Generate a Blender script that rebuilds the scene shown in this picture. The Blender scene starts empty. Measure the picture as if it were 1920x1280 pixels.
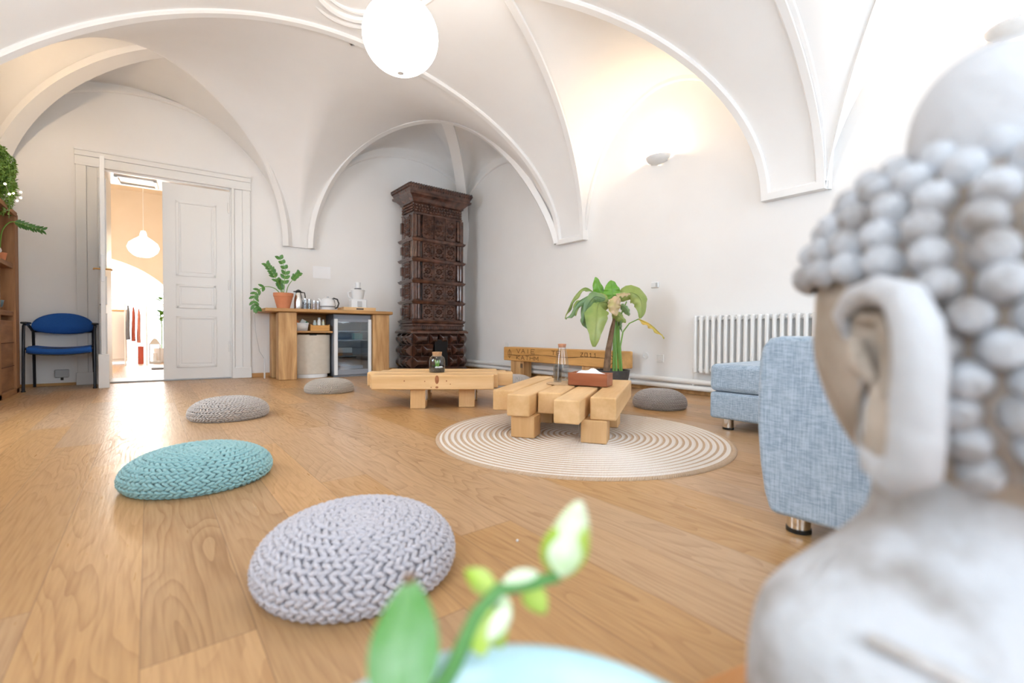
import bpy, bmesh, math, random
import numpy as np
from math import sin, cos, pi, radians, sqrt, atan2, hypot
from mathutils import Vector, Matrix, Euler
random.seed(7)
C = bpy.context.scene.collection
scn = bpy.context.scene

# ------------------------------------------------------------------ camera
FPX = 861.0
YAW, PITCH, ROLL, HC = 0.669292, -0.01687, -0.00485, 0.60
Fv = Vector((sin(YAW)*cos(PITCH), cos(YAW)*cos(PITCH), sin(PITCH)))
R0 = Vector((cos(YAW), -sin(YAW), 0)); U0 = R0.cross(Fv)
Rv = cos(ROLL)*R0 - sin(ROLL)*U0; Uv = sin(ROLL)*R0 + cos(ROLL)*U0
cd = bpy.data.cameras.new('camera'); cam = bpy.data.objects.new('camera', cd); C.objects.link(cam)
m = Matrix.Identity(4)
for i in range(3):
    m[i][0] = Rv[i]; m[i][1] = Uv[i]; m[i][2] = -Fv[i]
m[0][3], m[1][3], m[2][3] = 0, 0, HC
cam.matrix_world = m
cd.sensor_width = 36; cd.lens = 36*FPX/1920; cd.clip_start = 0.02; cd.clip_end = 200
cd.dof.use_dof = True; cd.dof.focus_distance = 3.2; cd.dof.aperture_fstop = 1.8
scn.camera = cam

# ------------------------------------------------------------------ world / exposure / daylight
w = bpy.data.worlds.new('world'); scn.world = w; w.use_nodes = True
wn = w.node_tree.nodes; wl = w.node_tree.links
bg = wn['Background']
sky = wn.new('ShaderNodeTexSky'); sky.sky_type = 'HOSEK_WILKIE'; sky.turbidity = 6; sky.ground_albedo = 0.6
sky.sun_direction = (0.3, 0.6, 0.75)
mixn = wn.new('ShaderNodeMixRGB'); mixn.inputs[0].default_value = 0.75; mixn.inputs[2].default_value = (0.90, 0.96, 1.0, 1)
wl.new(sky.outputs[0], mixn.inputs[1]); wl.new(mixn.outputs[0], bg.inputs[0]); bg.inputs[1].default_value = 3.6
vs = scn.view_settings
vs.view_transform = 'Standard'; vs.look = 'None'; vs.gamma = 1; vs.use_curve_mapping = False; vs.exposure = 0.88

def area(name, loc, direction, sx, sy, power, col, spread=None):
    l = bpy.data.lights.new(name, 'AREA'); l.shape = 'RECTANGLE'; l.size = sx; l.size_y = sy
    l.energy = power; l.color = col
    if spread: l.spread = spread
    o = bpy.data.objects.new(name, l); C.objects.link(o); o.location = loc
    o.rotation_euler = Vector(direction).to_track_quat('-Z', 'Y').to_euler()
    return o
def point(name, loc, power, col, r=0.03):
    l = bpy.data.lights.new(name, 'POINT'); l.energy = power; l.color = col; l.shadow_soft_size = r
    o = bpy.data.objects.new(name, l); C.objects.link(o); o.location = loc
    return o
DAY = (0.69, 0.84, 1.0)
WINS = [(-0.75, 0.65), (2.35, 3.75)]          # windows in the wall behind the camera
WZ0, WZ1 = 0.85, 2.75
for a, b in WINS:
    area('window_daylight', ((a+b)/2, -1.75, (WZ0+WZ1)/2), (0, 1, -0.05), b-a, WZ1-WZ0, 21, DAY)
ADDED_LWINS = [(-0.9, 0.5), (3.3, 4.75)]            # unseen windows added in the left wall to even out the light
for (a, b), pw_ in zip(ADDED_LWINS, (10, 58)):
    area('window_daylight', (-1.75, (a+b)/2, (WZ0+WZ1)/2), (1, 0.45, 0.1), b-a, WZ1-WZ0, pw_, DAY)  # fill daylight through the added left-wall openings
area('window_daylight', (0.2, 13.6, 2.0), (0, -1, -0.25), 3.0, 2.4, 130, (0.85, 0.93, 1.0))

# ------------------------------------------------------------------ materials
MATS = {}
def mat(name, col, rough=0.6, metal=0.0, **k):
    if name in MATS: return MATS[name]
    M = bpy.data.materials.new(name); M.use_nodes = True; MATS[name] = M
    b = M.node_tree.nodes['Principled BSDF']
    b.inputs['Base Color'].default_value = (*col, 1); b.inputs['Roughness'].default_value = rough
    b.inputs['Metallic'].default_value = metal
    for kk, v in k.items():
        b.inputs[kk.replace('_', ' ')].default_value = v
    return M
def nt(M): return M.node_tree.nodes, M.node_tree.links, M.node_tree.nodes['Principled BSDF']
def ramp(n, stops):
    r = n.new('ShaderNodeValToRGB'); e = r.color_ramp.elements
    while len(e) < len(stops): e.new(0.5)
    for i, (p, c) in enumerate(stops):
        e[i].position = p; e[i].color = (*c, 1)
    return r
def noisy(name, c1, c2, scale=5, rough=0.6, detail=4, bump=0.0, stretch=(1, 1, 1), bscale=None, lo=0.35, hi=0.65, **k):
    if name in MATS: return MATS[name]
    M = mat(name, c1, rough, **k); n, l, b = nt(M)
    tc = n.new('ShaderNodeTexCoord'); mp = n.new('ShaderNodeMapping'); mp.inputs['Scale'].default_value = stretch
    l.new(tc.outputs['Object'], mp.inputs[0])
    t = n.new('ShaderNodeTexNoise'); t.inputs['Scale'].default_value = scale; t.inputs['Detail'].default_value = detail
    l.new(mp.outputs[0], t.inputs[0])
    r = ramp(n, [(lo, c1), (hi, c2)]); l.new(t.outputs[0], r.inputs[0]); l.new(r.outputs[0], b.inputs['Base Color'])
    if bump:
        t2 = n.new('ShaderNodeTexNoise'); t2.inputs['Scale'].default_value = bscale or scale*4; t2.inputs['Detail'].default_value = 5
        l.new(mp.outputs[0], t2.inputs[0])
        bp = n.new('ShaderNodeBump'); bp.inputs['Strength'].default_value = bump; bp.inputs['Distance'].default_value = 0.01
        l.new(t2.outputs[0], bp.inputs['Height']); l.new(bp.outputs[0], b.inputs['Normal'])
    return M
def wood(name, c1, c2, axis='x', scale=1.0, rough=0.5, ring=5.0, knots=False, bump=0.12):
    """long-grain timber: distorted bands stretched along one axis"""
    if name in MATS: return MATS[name]
    M = mat(name, c1, rough); n, l, b = nt(M)
    tc = n.new('ShaderNodeTexCoord'); mp = n.new('ShaderNodeMapping')
    s = {'x': (0.12, 1, 1), 'y': (1, 0.12, 1), 'z': (1, 1, 0.12)}[axis]
    mp.inputs['Scale'].default_value = tuple(v*scale for v in s); l.new(tc.outputs['Object'], mp.inputs[0])
    oi = n.new('ShaderNodeObjectInfo'); ad = n.new('ShaderNodeVectorMath'); ad.operation = 'ADD'
    sc = n.new('ShaderNodeVectorMath'); sc.operation = 'SCALE'; sc.inputs['Scale'].default_value = 7.0
    l.new(oi.outputs['Location'], sc.inputs[0]); l.new(mp.outputs[0], ad.inputs[0]); l.new(sc.outputs[0], ad.inputs[1])
    t = n.new('ShaderNodeTexNoise'); t.inputs['Scale'].default_value = 4.5; t.inputs['Detail'].default_value = 2
    l.new(ad.outputs[0], t.inputs[0])
    mu = n.new('ShaderNodeMath'); mu.operation = 'MULTIPLY'; mu.inputs[1].default_value = ring*3; l.new(t.outputs[0], mu.inputs[0])
    pp = n.new('ShaderNodeMath'); pp.operation = 'PINGPONG'; pp.inputs[1].default_value = 1.0; l.new(mu.outputs[0], pp.inputs[0])
    t2 = n.new('ShaderNodeTexNoise'); t2.inputs['Scale'].default_value = 60; t2.inputs['Detail'].default_value = 3; l.new(ad.outputs[0], t2.inputs[0])
    mm = n.new('ShaderNodeMath'); mm.operation = 'MULTIPLY_ADD'; mm.inputs[1].default_value = 0.55; l.new(pp.outputs[0], mm.inputs[0])
    m3 = n.new('ShaderNodeMath'); m3.operation = 'MULTIPLY'; m3.inputs[1].default_value = 0.5; l.new(t2.outputs[0], m3.inputs[0]); l.new(m3.outputs[0], mm.inputs[2])
    r = ramp(n, [(0.1, c1), (0.85, c2)]); l.new(mm.outputs[0], r.inputs[0]); l.new(r.outputs[0], b.inputs['Base Color'])
    bp = n.new('ShaderNodeBump'); bp.inputs['Strength'].default_value = bump; bp.inputs['Distance'].default_value = 0.004
    l.new(mm.outputs[0], bp.inputs['Height']); l.new(bp.outputs[0], b.inputs['Normal'])
    return M

def floor_material():
    M = mat('oak_planks', (0.5, 0.3, 0.14), 0.38); n, l, b = nt(M)
    g = n.new('ShaderNodeNewGeometry'); sx = n.new('ShaderNodeSeparateXYZ'); l.new(g.outputs['Position'], sx.inputs[0])
    def mth(op, a, c=None, d=None):
        x = n.new('ShaderNodeMath'); x.operation = op
        for i, v in enumerate((a, c, d)):
            if v is None: continue
            if isinstance(v, (int, float)): x.inputs[i].default_value = v
            else: l.new(v, x.inputs[i])
        return x.outputs[0]
    W, L = 0.185, 1.9
    px = mth('DIVIDE', mth('ADD', sx.outputs['X'], 10*W+0.017), W)
    ix = mth('FLOOR', px); fx = mth('FRACT', px)
    wn1 = n.new('ShaderNodeTexWhiteNoise'); wn1.noise_dimensions = '1D'; l.new(ix, wn1.inputs['W'])
    py = mth('ADD', mth('DIVIDE', sx.outputs['Y'], L), mth('MULTIPLY', wn1.outputs['Value'], 5.0))
    iy = mth('FLOOR', py); fy = mth('FRACT', py)
    pid = mth('ADD', mth('MULTIPLY', ix, 13.17), mth('MULTIPLY', iy, 7.31))
    wn2 = n.new('ShaderNodeTexWhiteNoise'); wn2.noise_dimensions = '1D'; l.new(pid, wn2.inputs['W'])
    # grain
    cv = n.new('ShaderNodeCombineXYZ')
    l.new(mth('ADD', mth('MULTIPLY', sx.outputs['X'], 1.0), mth('MULTIPLY', wn2.outputs['Value'], 31.0)), cv.inputs[0])
    l.new(mth('MULTIPLY', sx.outputs['Y'], 0.17), cv.inputs[1]); l.new(mth('MULTIPLY', pid, 3.3), cv.inputs[2])
    t = n.new('ShaderNodeTexNoise'); t.inputs['Scale'].default_value = 5.5; t.inputs['Detail'].default_value = 2.2; t.inputs['Roughness'].default_value = 0.42
    t.inputs['Distortion'].default_value = 0.35
    l.new(cv.outputs[0], t.inputs[0])
    rings = mth('FRACT', mth('MULTIPLY', t.outputs[0], 17.0))
    rings = mth('POWER', rings, 3.0)
    cv2 = n.new('ShaderNodeCombineXYZ'); l.new(mth('MULTIPLY', sx.outputs['X'], 1.0), cv2.inputs[0]); l.new(mth('MULTIPLY', sx.outputs['Y'], 0.05), cv2.inputs[1]); l.new(pid, cv2.inputs[2])
    t2 = n.new('ShaderNodeTexNoise'); t2.inputs['Scale'].default_value = 130; t2.inputs['Detail'].default_value = 3; l.new(cv2.outputs[0], t2.inputs[0])
    t3 = n.new('ShaderNodeTexNoise'); t3.inputs['Scale'].default_value = 1.6; t3.inputs['Detail'].default_value = 2; l.new(cv.outputs[0], t3.inputs[0])
    amt = mth('MULTIPLY', rings, mth('MULTIPLY', mth('SUBTRACT', t3.outputs[0], 0.25), 1.5))
    val = mth('ADD', mth('MULTIPLY', amt, 0.75), mth('MULTIPLY', mth('SUBTRACT', t2.outputs[0], 0.42), 0.9))
    r = ramp(n, [(0.0, FLOOR_C1), (0.75, FLOOR_C2)]); l.new(val, r.inputs[0])
    hs = n.new('ShaderNodeHueSaturation'); l.new(r.outputs[0], hs.inputs['Color'])
    l.new(mth('ADD', 0.87, mth('MULTIPLY', wn2.outputs['Value'], 0.24)), hs.inputs['Value'])
    wn3 = n.new('ShaderNodeTexWhiteNoise'); wn3.noise_dimensions = '1D'; l.new(mth('ADD', pid, 5.5), wn3.inputs['W'])
    l.new(mth('ADD', 0.9, mth('MULTIPLY', wn3.outputs['Value'], 0.2)), hs.inputs['Saturation'])
    # seams
    ex = mth('MINIMUM', fx, mth('SUBTRACT', 1.0, fx)); ey = mth('MINIMUM', fy, mth('SUBTRACT', 1.0, fy))
    seam = mth('MAXIMUM', mth('LESS_THAN', ex, 0.006), mth('LESS_THAN', ey, 0.0007))
    mx = n.new('ShaderNodeMixRGB'); mx.inputs[2].default_value = (0.16, 0.08, 0.035, 1)
    l.new(mth('MULTIPLY', seam, 0.55), mx.inputs[0]); l.new(hs.outputs[0], mx.inputs[1]); l.new(mx.outputs[0], b.inputs['Base Color'])
    l.new(mth('ADD', 0.30, mth('MULTIPLY', val, 0.25)), b.inputs['Roughness'])
    bp = n.new('ShaderNodeBump'); bp.inputs['Strength'].default_value = 0.22; bp.inputs['Distance'].default_value = 0.003
    l.new(mth('ADD', mth('MULTIPLY', val, -0.8), mth('MULTIPLY', seam, -1.5)), bp.inputs['Height']); l.new(bp.outputs[0], b.inputs['Normal'])
    return M
FLOOR_C1 = (0.555, 0.335, 0.158); FLOOR_C2 = (0.33, 0.168, 0.068)

PLASTER = noisy('white_plaster', (0.885, 0.872, 0.86), (0.905, 0.895, 0.885), 2.0, 0.9, bump=0.03, bscale=30)
STUCCO = mat('stucco_moulding', (0.91, 0.90, 0.89), 0.75)
PAINT = mat('white_gloss_paint', (0.86, 0.86, 0.85), 0.35)
TAN = noisy('cream_plaster', (0.80, 0.72, 0.61), (0.84, 0.76, 0.66), 2.0, 0.9)
OAKF = floor_material()
PINE = wood('light_pine', (0.83, 0.56, 0.29), (0.66, 0.39, 0.165), 'x', 1.0, 0.55, 2.2)
PINEZ = wood('light_pine_upright', (0.80, 0.52, 0.26), (0.62, 0.35, 0.14), 'z', 1.0, 0.55, 2.2)
ENDG = noisy('pine_end_grain', (0.84, 0.60, 0.36), (0.72, 0.47, 0.25), 9, 0.7, bump=0.1, stretch=(1, 1, 1))
OAKO = wood('aged_orange_beam', (0.86, 0.50, 0.18), (0.60, 0.31, 0.09), 'y', 1.0, 0.6, 2.5)
OAKOZ = wood('aged_beam_upright', (0.72, 0.45, 0.21), (0.42, 0.22, 0.08), 'z', 1.2, 0.6, 3.0, bump=0.3)
OAKOX = wood('aged_beam_top', (0.62, 0.35, 0.13), (0.42, 0.21, 0.07), 'x', 1.2, 0.5, 3.0)
SHELFW = wood('rustic_shelf_timber', (0.42, 0.215, 0.095), (0.24, 0.105, 0.04), 'z', 1.2, 0.6, 3.0)
SHELFY = wood('rustic_shelf_boards', (0.42, 0.215, 0.095), (0.22, 0.10, 0.04), 'y', 1.2, 0.6, 3.0)
GLAZE = noisy('brown_glaze', (0.050, 0.020, 0.014), (0.125, 0.052, 0.032), 9, 0.09, bump=0.4, bscale=35, Coat_Weight=0.6)
GLAZED = noisy('dark_brown_glaze', (0.035, 0.014, 0.010), (0.075, 0.028, 0.017), 9, 0.10, bump=0.1, bscale=30, Coat_Weight=0.6)
IRON = mat('black_iron', (0.012, 0.012, 0.013), 0.45, 0.5)
BLACKM = mat('black_metal_tube', (0.012, 0.012, 0.018), 0.35, 0.3)
STEEL = mat('brushed_steel', (0.62, 0.62, 0.62), 0.25, 1.0)
CHROME = mat('chrome', (0.8, 0.8, 0.8), 0.08, 1.0)
BRASS = mat('brass', (0.65, 0.42, 0.18), 0.3, 1.0)
WHITEP = mat('white_plastic', (0.82, 0.83, 0.84), 0.3)
GREYP = mat('grey_plastic', (0.55, 0.56, 0.57), 0.5)
BLACKP = mat('black_plastic', (0.015, 0.015, 0.015), 0.4)
BLUEF = noisy('royal_blue_fabric', (0.010, 0.085, 0.36), (0.014, 0.11, 0.42), 260, 0.9, bump=0.3, bscale=500)
TERRA = noisy('terracotta', (0.62, 0.22, 0.10), (0.70, 0.28, 0.14), 8, 0.8)
CORK = noisy('cork', (0.55, 0.33, 0.18), (0.42, 0.24, 0.12), 60, 0.9)
def glass(name, tint=(1, 1, 1), refl=0.12):
    """thin clear glass: see-through with a fresnel-weighted sheen"""
    M = bpy.data.materials.new(name); M.use_nodes = True; MATS[name] = M
    n = M.node_tree.nodes; l = M.node_tree.links; n.remove(n['Principled BSDF'])
    tr = n.new('ShaderNodeBsdfTransparent'); tr.inputs[0].default_value = (*tint, 1)
    gl = n.new('ShaderNodeBsdfGlossy'); gl.inputs['Roughness'].default_value = 0.03
    lw = n.new('ShaderNodeLayerWeight'); lw.inputs[0].default_value = 0.5; pw = n.new('ShaderNodeMath'); pw.operation = 'POWER'; pw.inputs[1].default_value = 3.5; l.new(lw.outputs['Facing'], pw.inputs[0]); fr = n.new('ShaderNodeMath'); fr.operation = 'MULTIPLY_ADD'; fr.inputs[1].default_value = 0.6; fr.inputs[2].default_value = refl*0.4; l.new(pw.outputs[0], fr.inputs[0])
    mx = n.new('ShaderNodeMixShader'); l.new(fr.outputs[0], mx.inputs[0]); l.new(tr.outputs[0], mx.inputs[1]); l.new(gl.outputs[0], mx.inputs[2])
    l.new(mx.outputs[0], n['Material Output'].inputs[0]); return M
GLASS = glass('clear_glass', (0.90, 0.92, 0.93), 0.2)
PANE = glass('window_pane', (1, 1, 1), 0.1)
FRIDGEG = glass('dark_fridge_glass', (0.72, 0.78, 0.83), 0.40)
def emis(name, col, s):
    M = mat(name, (0.9, 0.9, 0.9), 0.5); b = nt(M)[2]
    b.inputs['Emission Color'].default_value = (*col, 1); b.inputs['Emission Strength'].default_value = s; return M
GLOBE = emis('lit_paper_globe', (1.0, 0.91, 0.80), 6.0)
BULB = emis('lit_bulb', (1.0, 0.72, 0.40), 30.0)
FAIRY = emis('fairy_light', (1.0, 0.75, 0.45), 12.0)
LAMP2 = emis('lit_onion_shade', (1.0, 0.86, 0.68), 4.0)
WIRE = mat('cable', (0.6, 0.6, 0.6), 0.5)
def leafm(name, c1, c2, scale=6, rough=0.35):
    M = noisy(name, c1, c2, scale, rough, lo=0.3, hi=0.7)
    b = nt(M)[2]; b.inputs['Subsurface Weight'].default_value = 0.0
    return M
LEAF = leafm('banana_leaf', (0.20, 0.31, 0.07), (0.36, 0.42, 0.12))
LEAFB = leafm('bright_leaf', (0.12, 0.33, 0.03), (0.20, 0.42, 0.05))
LEAFD = leafm('dull_green_leaf', (0.13, 0.24, 0.10), (0.22, 0.34, 0.14))
LEAFZ = leafm('dark_glossy_leaf', (0.05, 0.17, 0.03), (0.10, 0.26, 0.05))
LEAFY = leafm('yellowing_leaf', (0.36, 0.42, 0.08), (0.72, 0.40, 0.07), 5)
LEAFP = leafm('withered_leaf', (0.72, 0.48, 0.36), (0.45, 0.42, 0.14), 9)
STEMG = leafm('green_stem', (0.13, 0.30, 0.04), (0.20, 0.38, 0.06))
STEMB = noisy('dry_brown_stem', (0.16, 0.09, 0.05), (0.28, 0.17, 0.10), 15, 0.8)

# ------------------------------------------------------------------ mesh helpers
class MB:
    def __init__(s): s.v = []; s.f = []; s.mi = []
    def add(s, vs_, fs, k=0):
        o = len(s.v); s.v += [tuple(p) for p in vs_]; s.f += [tuple(i+o for i in f) for f in fs]; s.mi += [k]*len(fs); return s
    def box(s, x0, x1, y0, y1, z0, z1, k=0, M=None):
        p = [(x, y, z) for z in (z0, z1) for y in (y0, y1) for x in (x0, x1)]
        if M is not None: p = [tuple(M @ Vector(q)) for q in p]
        return s.add(p, [(0, 2, 3, 1), (4, 5, 7, 6), (0, 1, 5, 4), (2, 6, 7, 3), (0, 4, 6, 2), (1, 3, 7, 5)], k)
    def lathe(s, prof, c=(0, 0, 0), n=32, k=0, cap=True, sx=1, sy=1, a0=0, a1=2*pi, M=None):
        full = abs(a1-a0-2*pi) < 1e-6; cols = n if full else n+1
        pts = []
        for r, z in prof:
            for i in range(cols):
                a = a0+(a1-a0)*i/n; q = Vector((r*cos(a)*sx, r*sin(a)*sy, z))
                if M is not None: q = M @ q
                pts.append((c[0]+q[0], c[1]+q[1], c[2]+q[2]))
        fs = []
        for j in range(len(prof)-1):
            for i in range(n if full else n):
                a = j*cols+i; b = j*cols+(i+1) % cols
                if not full and i+1 >= cols: continue
                fs.append((a, b, b+cols, a+cols))
        if cap and full:
            if prof[0][0] > 1e-5: fs.append(tuple(range(cols))[::-1])
            if prof[-1][0] > 1e-5: fs.append(tuple(range((len(prof)-1)*cols, len(prof)*cols)))
        return s.add(pts, fs, k)
    def tube(s, pts, r, n=8, k=0, cap=True, flat=1.0):
        pts = [Vector(p) for p in pts]; N = len(pts); rs = r if isinstance(r, (list, tuple)) else [r]*N
        up = Vector((0, 0, 1)); P = []; prev = None
        for i, p in enumerate(pts):
            t = (pts[min(i+1, N-1)]-pts[max(i-1, 0)])
            t = t.normalized() if t.length > 1e-9 else Vector((0, 0, 1))
            if prev is None:
                a = t.cross(up); a = t.cross(Vector((1, 0, 0))) if a.length < 1e-3 else a
            else: a = prev-t*prev.dot(t)
            a.normalize(); prev = a; b = t.cross(a)
            for j in range(n):
                th = 2*pi*j/n; P.append(p+(a*cos(th)+b*sin(th)*flat)*rs[i])
        fs = [(i*n+j, i*n+(j+1) % n, (i+1)*n+(j+1) % n, (i+1)*n+j) for i in range(N-1) for j in range(n)]
        if cap: fs += [tuple(range(n))[::-1], tuple(range((N-1)*n, N*n))]
        return s.add(P, fs, k)
    def grid(s, G, k=0, close=False):
        nu = len(G); nv = len(G[0]); P = [p for row in G for p in row]; fs = []
        for i in range(nu-1 + (1 if close else 0)):
            for j in range(nv-1):
                a = i*nv+j; b = ((i+1) % nu)*nv+j; fs.append((a, b, b+1, a+1))
        return s.add(P, fs, k)
    def sphere(s, c, r, n=12, m_=8, k=0, sc=(1, 1, 1), M=None):
        return s.lathe([(max(1e-6, r*sin(pi*i/m_))*1.0, -r*cos(pi*i/m_)*sc[2]) for i in range(m_+1)], c, n, k, False, sc[0], sc[1], M=M)
    def xf(s, M):
        s.v = [tuple(M @ Vector(p)) for p in s.v]; return s
    def build(s, name, mats, parent=None, bevel=0.0, smooth=True, seg=2, sub=0, solid=0.0, angle=35):
        me = bpy.data.meshes.new(name); me.from_pydata(s.v, [], s.f)
        mats = mats if isinstance(mats, (list, tuple)) else [mats]
        for q in mats: me.materials.append(q)
        me.polygons.foreach_set('material_index', s.mi)
        bm = bmesh.new(); bm.from_mesh(me); bmesh.ops.remove_doubles(bm, verts=bm.verts, dist=1e-6)
        bmesh.ops.recalc_face_normals(bm, faces=bm.faces); bm.to_mesh(me); bm.free()
        if smooth: me.shade_smooth() if hasattr(me, 'shade_smooth') else None
        o = bpy.data.objects.new(name, me); C.objects.link(o)
        if parent: o.parent = parent
        if solid:
            q = o.modifiers.new('s', 'SOLIDIFY'); q.thickness = solid; q.offset = 0
        if bevel:
            q = o.modifiers.new('b', 'BEVEL'); q.width = bevel; q.segments = seg; q.limit_method = 'ANGLE'; q.angle_limit = radians(40); q.harden_normals = True
        if sub:
            q = o.modifiers.new('sub', 'SUBSURF'); q.levels = sub; q.render_levels = sub
        if smooth and not sub:
            try: me.set_sharp_from_angle(angle=radians(angle))
            except Exception: pass
        return o
def tag(o, label=None, cat=None, group=None, kind=None):
    if label: o['label'] = label
    if cat: o['category'] = cat
    if group: o['group'] = group
    if kind: o['kind'] = kind
    return o
def thing(name, loc=(0, 0, 0), rz=0.0, label=None, cat=None, group=None):
    o = bpy.data.objects.new(name, None); o.empty_display_size = 0.1; C.objects.link(o)
    o.location = loc; o.rotation_euler = (0, 0, rz); tag(o, label, cat, group); return o
def struct(o): o['kind'] = 'structure'; return o
def copy_tree(o, parent=None):
    c = o.copy(); C.objects.link(c); c.parent = parent
    for ch in list(o.children): copy_tree(ch, c)
    return c
def RZ(a): return Matrix.Rotation(a, 4, 'Z')
def T(*p): return Matrix.Translation(Vector(p))

# ------------------------------------------------------------------ the room shell
XR, XL, YF = 4.30, -1.30, -1.40            # right wall, left wall, wall behind the camera
SL = 0.07; BA = -math.atan(SL)             # the far wall stands slightly askew
BM = T(0, 7.06, 0) @ RZ(BA)                # far wall frame: x along the wall, y into it
def bw(x): return 7.06 - SL*x
def bloc(x, y, z): return tuple(BM @ Vector((x, y, z)))

b = MB(); b.box(-4, 8, -3, 14.5, -0.1, 0.0); struct(b.build('floor', OAKF, smooth=False))
DT = 0.55
b = MB()
b.box(-1.6, -0.42, 0, DT, -0.1, 4.2); b.box(0.86, 5.0, 0, DT, -0.1, 4.2); b.box(-0.42, 0.86, 0, DT, 2.47, 4.2)
struct(b.xf(BM).build('wall_back', PLASTER, smooth=False))
b = MB(); b.box(XR, XR+0.4, -2, 6.78, -0.1, 4.2); struct(b.build('wall_right', PLASTER, smooth=False))
b = MB(); ys = [-2] + [v for p in ADDED_LWINS for v in p] + [7.16]
for i in (0, 2, 4): b.box(XL-0.3, XL, ys[i], ys[i+1], -0.1, 4.2)
for a, c in ADDED_LWINS: b.box(XL-0.3, XL, a, c, -0.1, WZ0); b.box(XL-0.3, XL, a, c, WZ1, 4.2)
struct(b.build('wall_left', PLASTER, smooth=False))
b = MB(); xs = [XL-0.4] + [v for p in WINS for v in p] + [XR+0.4]
for i in (0, 2, 4): b.box(xs[i], xs[i+1], YF-0.3, YF, -0.1, 4.2)
for a, c in WINS: b.box(a, c, YF-0.3, YF, -0.1, WZ0); b.box(a, c, YF-0.3, YF, WZ1, 4.2)
struct(b.build('wall_front', PLASTER, smooth=False))
for k, (a, c) in enumerate(WINS):
    b = MB(); z0, z1 = WZ0, WZ1; y0, y1 = YF-0.2, YF-0.14
    for x in (a, (a+c)/2-0.04, c-0.08): b.box(x, x+0.08, y0, y1, z0, z1)
    for z in (z0, z0+1.2, z1-0.08): b.box(a, c, y0, y1, z, z+0.08)
    o = struct(b.build('window_%d' % (k+1), PAINT, bevel=0.006))
    MB().box(a, c, y0+0.025, y0+0.03, z0, z1).build('pane', PANE, o, smooth=False)
for k, (a, c) in enumerate(ADDED_LWINS):  # frames and panes of the added left-wall windows
    b = MB(); z0, z1 = WZ0, WZ1; x0, x1 = XL-0.2, XL-0.14
    for y in (a, (a+c)/2-0.04, c-0.08): b.box(x0, x1, y, y+0.08, z0, z1)
    for z in (z0, z0+1.2, z1-0.08): b.box(x0, x1, a, c, z, z+0.08)
    o = struct(b.build('window_%d' % (k+3), PAINT, bevel=0.006))
    MB().box(x0+0.025, x0+0.03, a, c, z0, z1).build('pane', PANE, o, smooth=False)

# ---- vaulted ceiling, built as spanning patches between arches
def arch(p0, p1, z0, zp, e1=1.0, e2=1.0, n=48):
    out = []
    for i in range(n+1):
        t = i/n; q = (1-cos(pi*t))/2; e = e1 if t < .5 else e2
        out.append(np.array((p0[0]+(p1[0]-p0[0])*q, p0[1]+(p1[1]-p0[1])*q, z0+(zp-z0)*max(0.0, sin(pi*t))**e)))
    return out
def quarter(p0, p1, z0, z1, e=1.0, n=24):
    return [np.array((p0[0]+(p1[0]-p0[0])*(1-cos(pi/2*i/n)), p0[1]+(p1[1]-p0[1])*(1-cos(pi/2*i/n)), z0+(z1-z0)*sin(pi/2*i/n)**e)) for i in range(n+1)]
def resamp(c, n):
    N = len(c)-1; out = []
    for i in range(n+1):
        t = i/n*N; k = min(int(t), N-1); out.append(c[k]+(c[k+1]-c[k])*(t-k))
    return out
def line(a, b_, n=24): return [np.array(a)*(1-i/n)+np.array(b_)*i/n for i in range(n+1)]
def coons(c0, c1, d0, d1, nu=24, nv=24):
    """c0,c1: bottom/top curves (along u); d0,d1: left/right curves (along v)"""
    c0, c1 = resamp(c0, nu), resamp(c1, nu); d0, d1 = resamp(d0, nv), resamp(d1, nv); G = []
    for i in range(nu+1):
        u = i/nu; row = []
        for j in range(nv+1):
            v = j/nv
            p = (1-v)*c0[i]+v*c1[i]+(1-u)*d0[j]+u*d1[j]-((1-u)*(1-v)*c0[0]+u*(1-v)*c0[-1]+(1-u)*v*c1[0]+u*v*c1[-1])
            row.append(p)
        G.append(row)
    return G
ceil = MB(); strips = MB()
def strip_on(G, side, wd=0.075, th=0.028, sgn=1):
    """raised moulding along one edge of a patch: follows the surface for a width wd and stands off it by th"""
    G = np.array(G); nu, nv = G.shape[0], G.shape[1]
    if side == 'u0': E, I = G[0], [G[i] for i in range(nu)]
    elif side == 'u1': E, I = G[-1], [G[nu-1-i] for i in range(nu)]
    elif side == 'v0': E, I = G[:, 0], [G[:, j] for j in range(nv)]
    else: E, I = G[:, -1], [G[:, nv-1-j] for j in range(nv)]
    rows = []
    for k in range(len(E)):
        # walk inwards to distance wd
        p = E[k]; acc = 0; q = p
        for a in range(1, len(I)):
            d = np.linalg.norm(I[a][k]-I[a-1][k])
            if acc+d >= wd: q = I[a-1][k]+(I[a][k]-I[a-1][k])*((wd-acc)/d); break
            acc += d; q = I[a][k]
        tn = E[min(k+1, len(E)-1)]-E[max(k-1, 0)]
        nn = np.cross(tn, q-p); L = np.linalg.norm(nn)
        if L < 1e-9: rows.append(None); continue
        nn /= L
        if np.dot(nn, np.array((1.5, 2.87, 1.0))-p) < 0: nn = -nn
        rows.append((p, q, nn))
    rows = [r for r in rows if r is not None]
    a = [r[0]-r[2]*0.02 for r in rows]; b_ = [r[0]+r[2]*th for r in rows]; b2 = [r[0]+(r[1]-r[0])*0.8+r[2]*th for r in rows]; c = [r[1]+r[2]*th*0.55 for r in rows]; d = [r[1]-r[2]*0.02 for r in rows]
    G2 = [[x[i] for x in (a, b_, b2, c, d)] for i in range(len(rows))]
    strips.grid(G2)
YM = 2.87
def mir(c): return [np.array((p[0], 2*YM-p[1], p[2])) for p in c]
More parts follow.
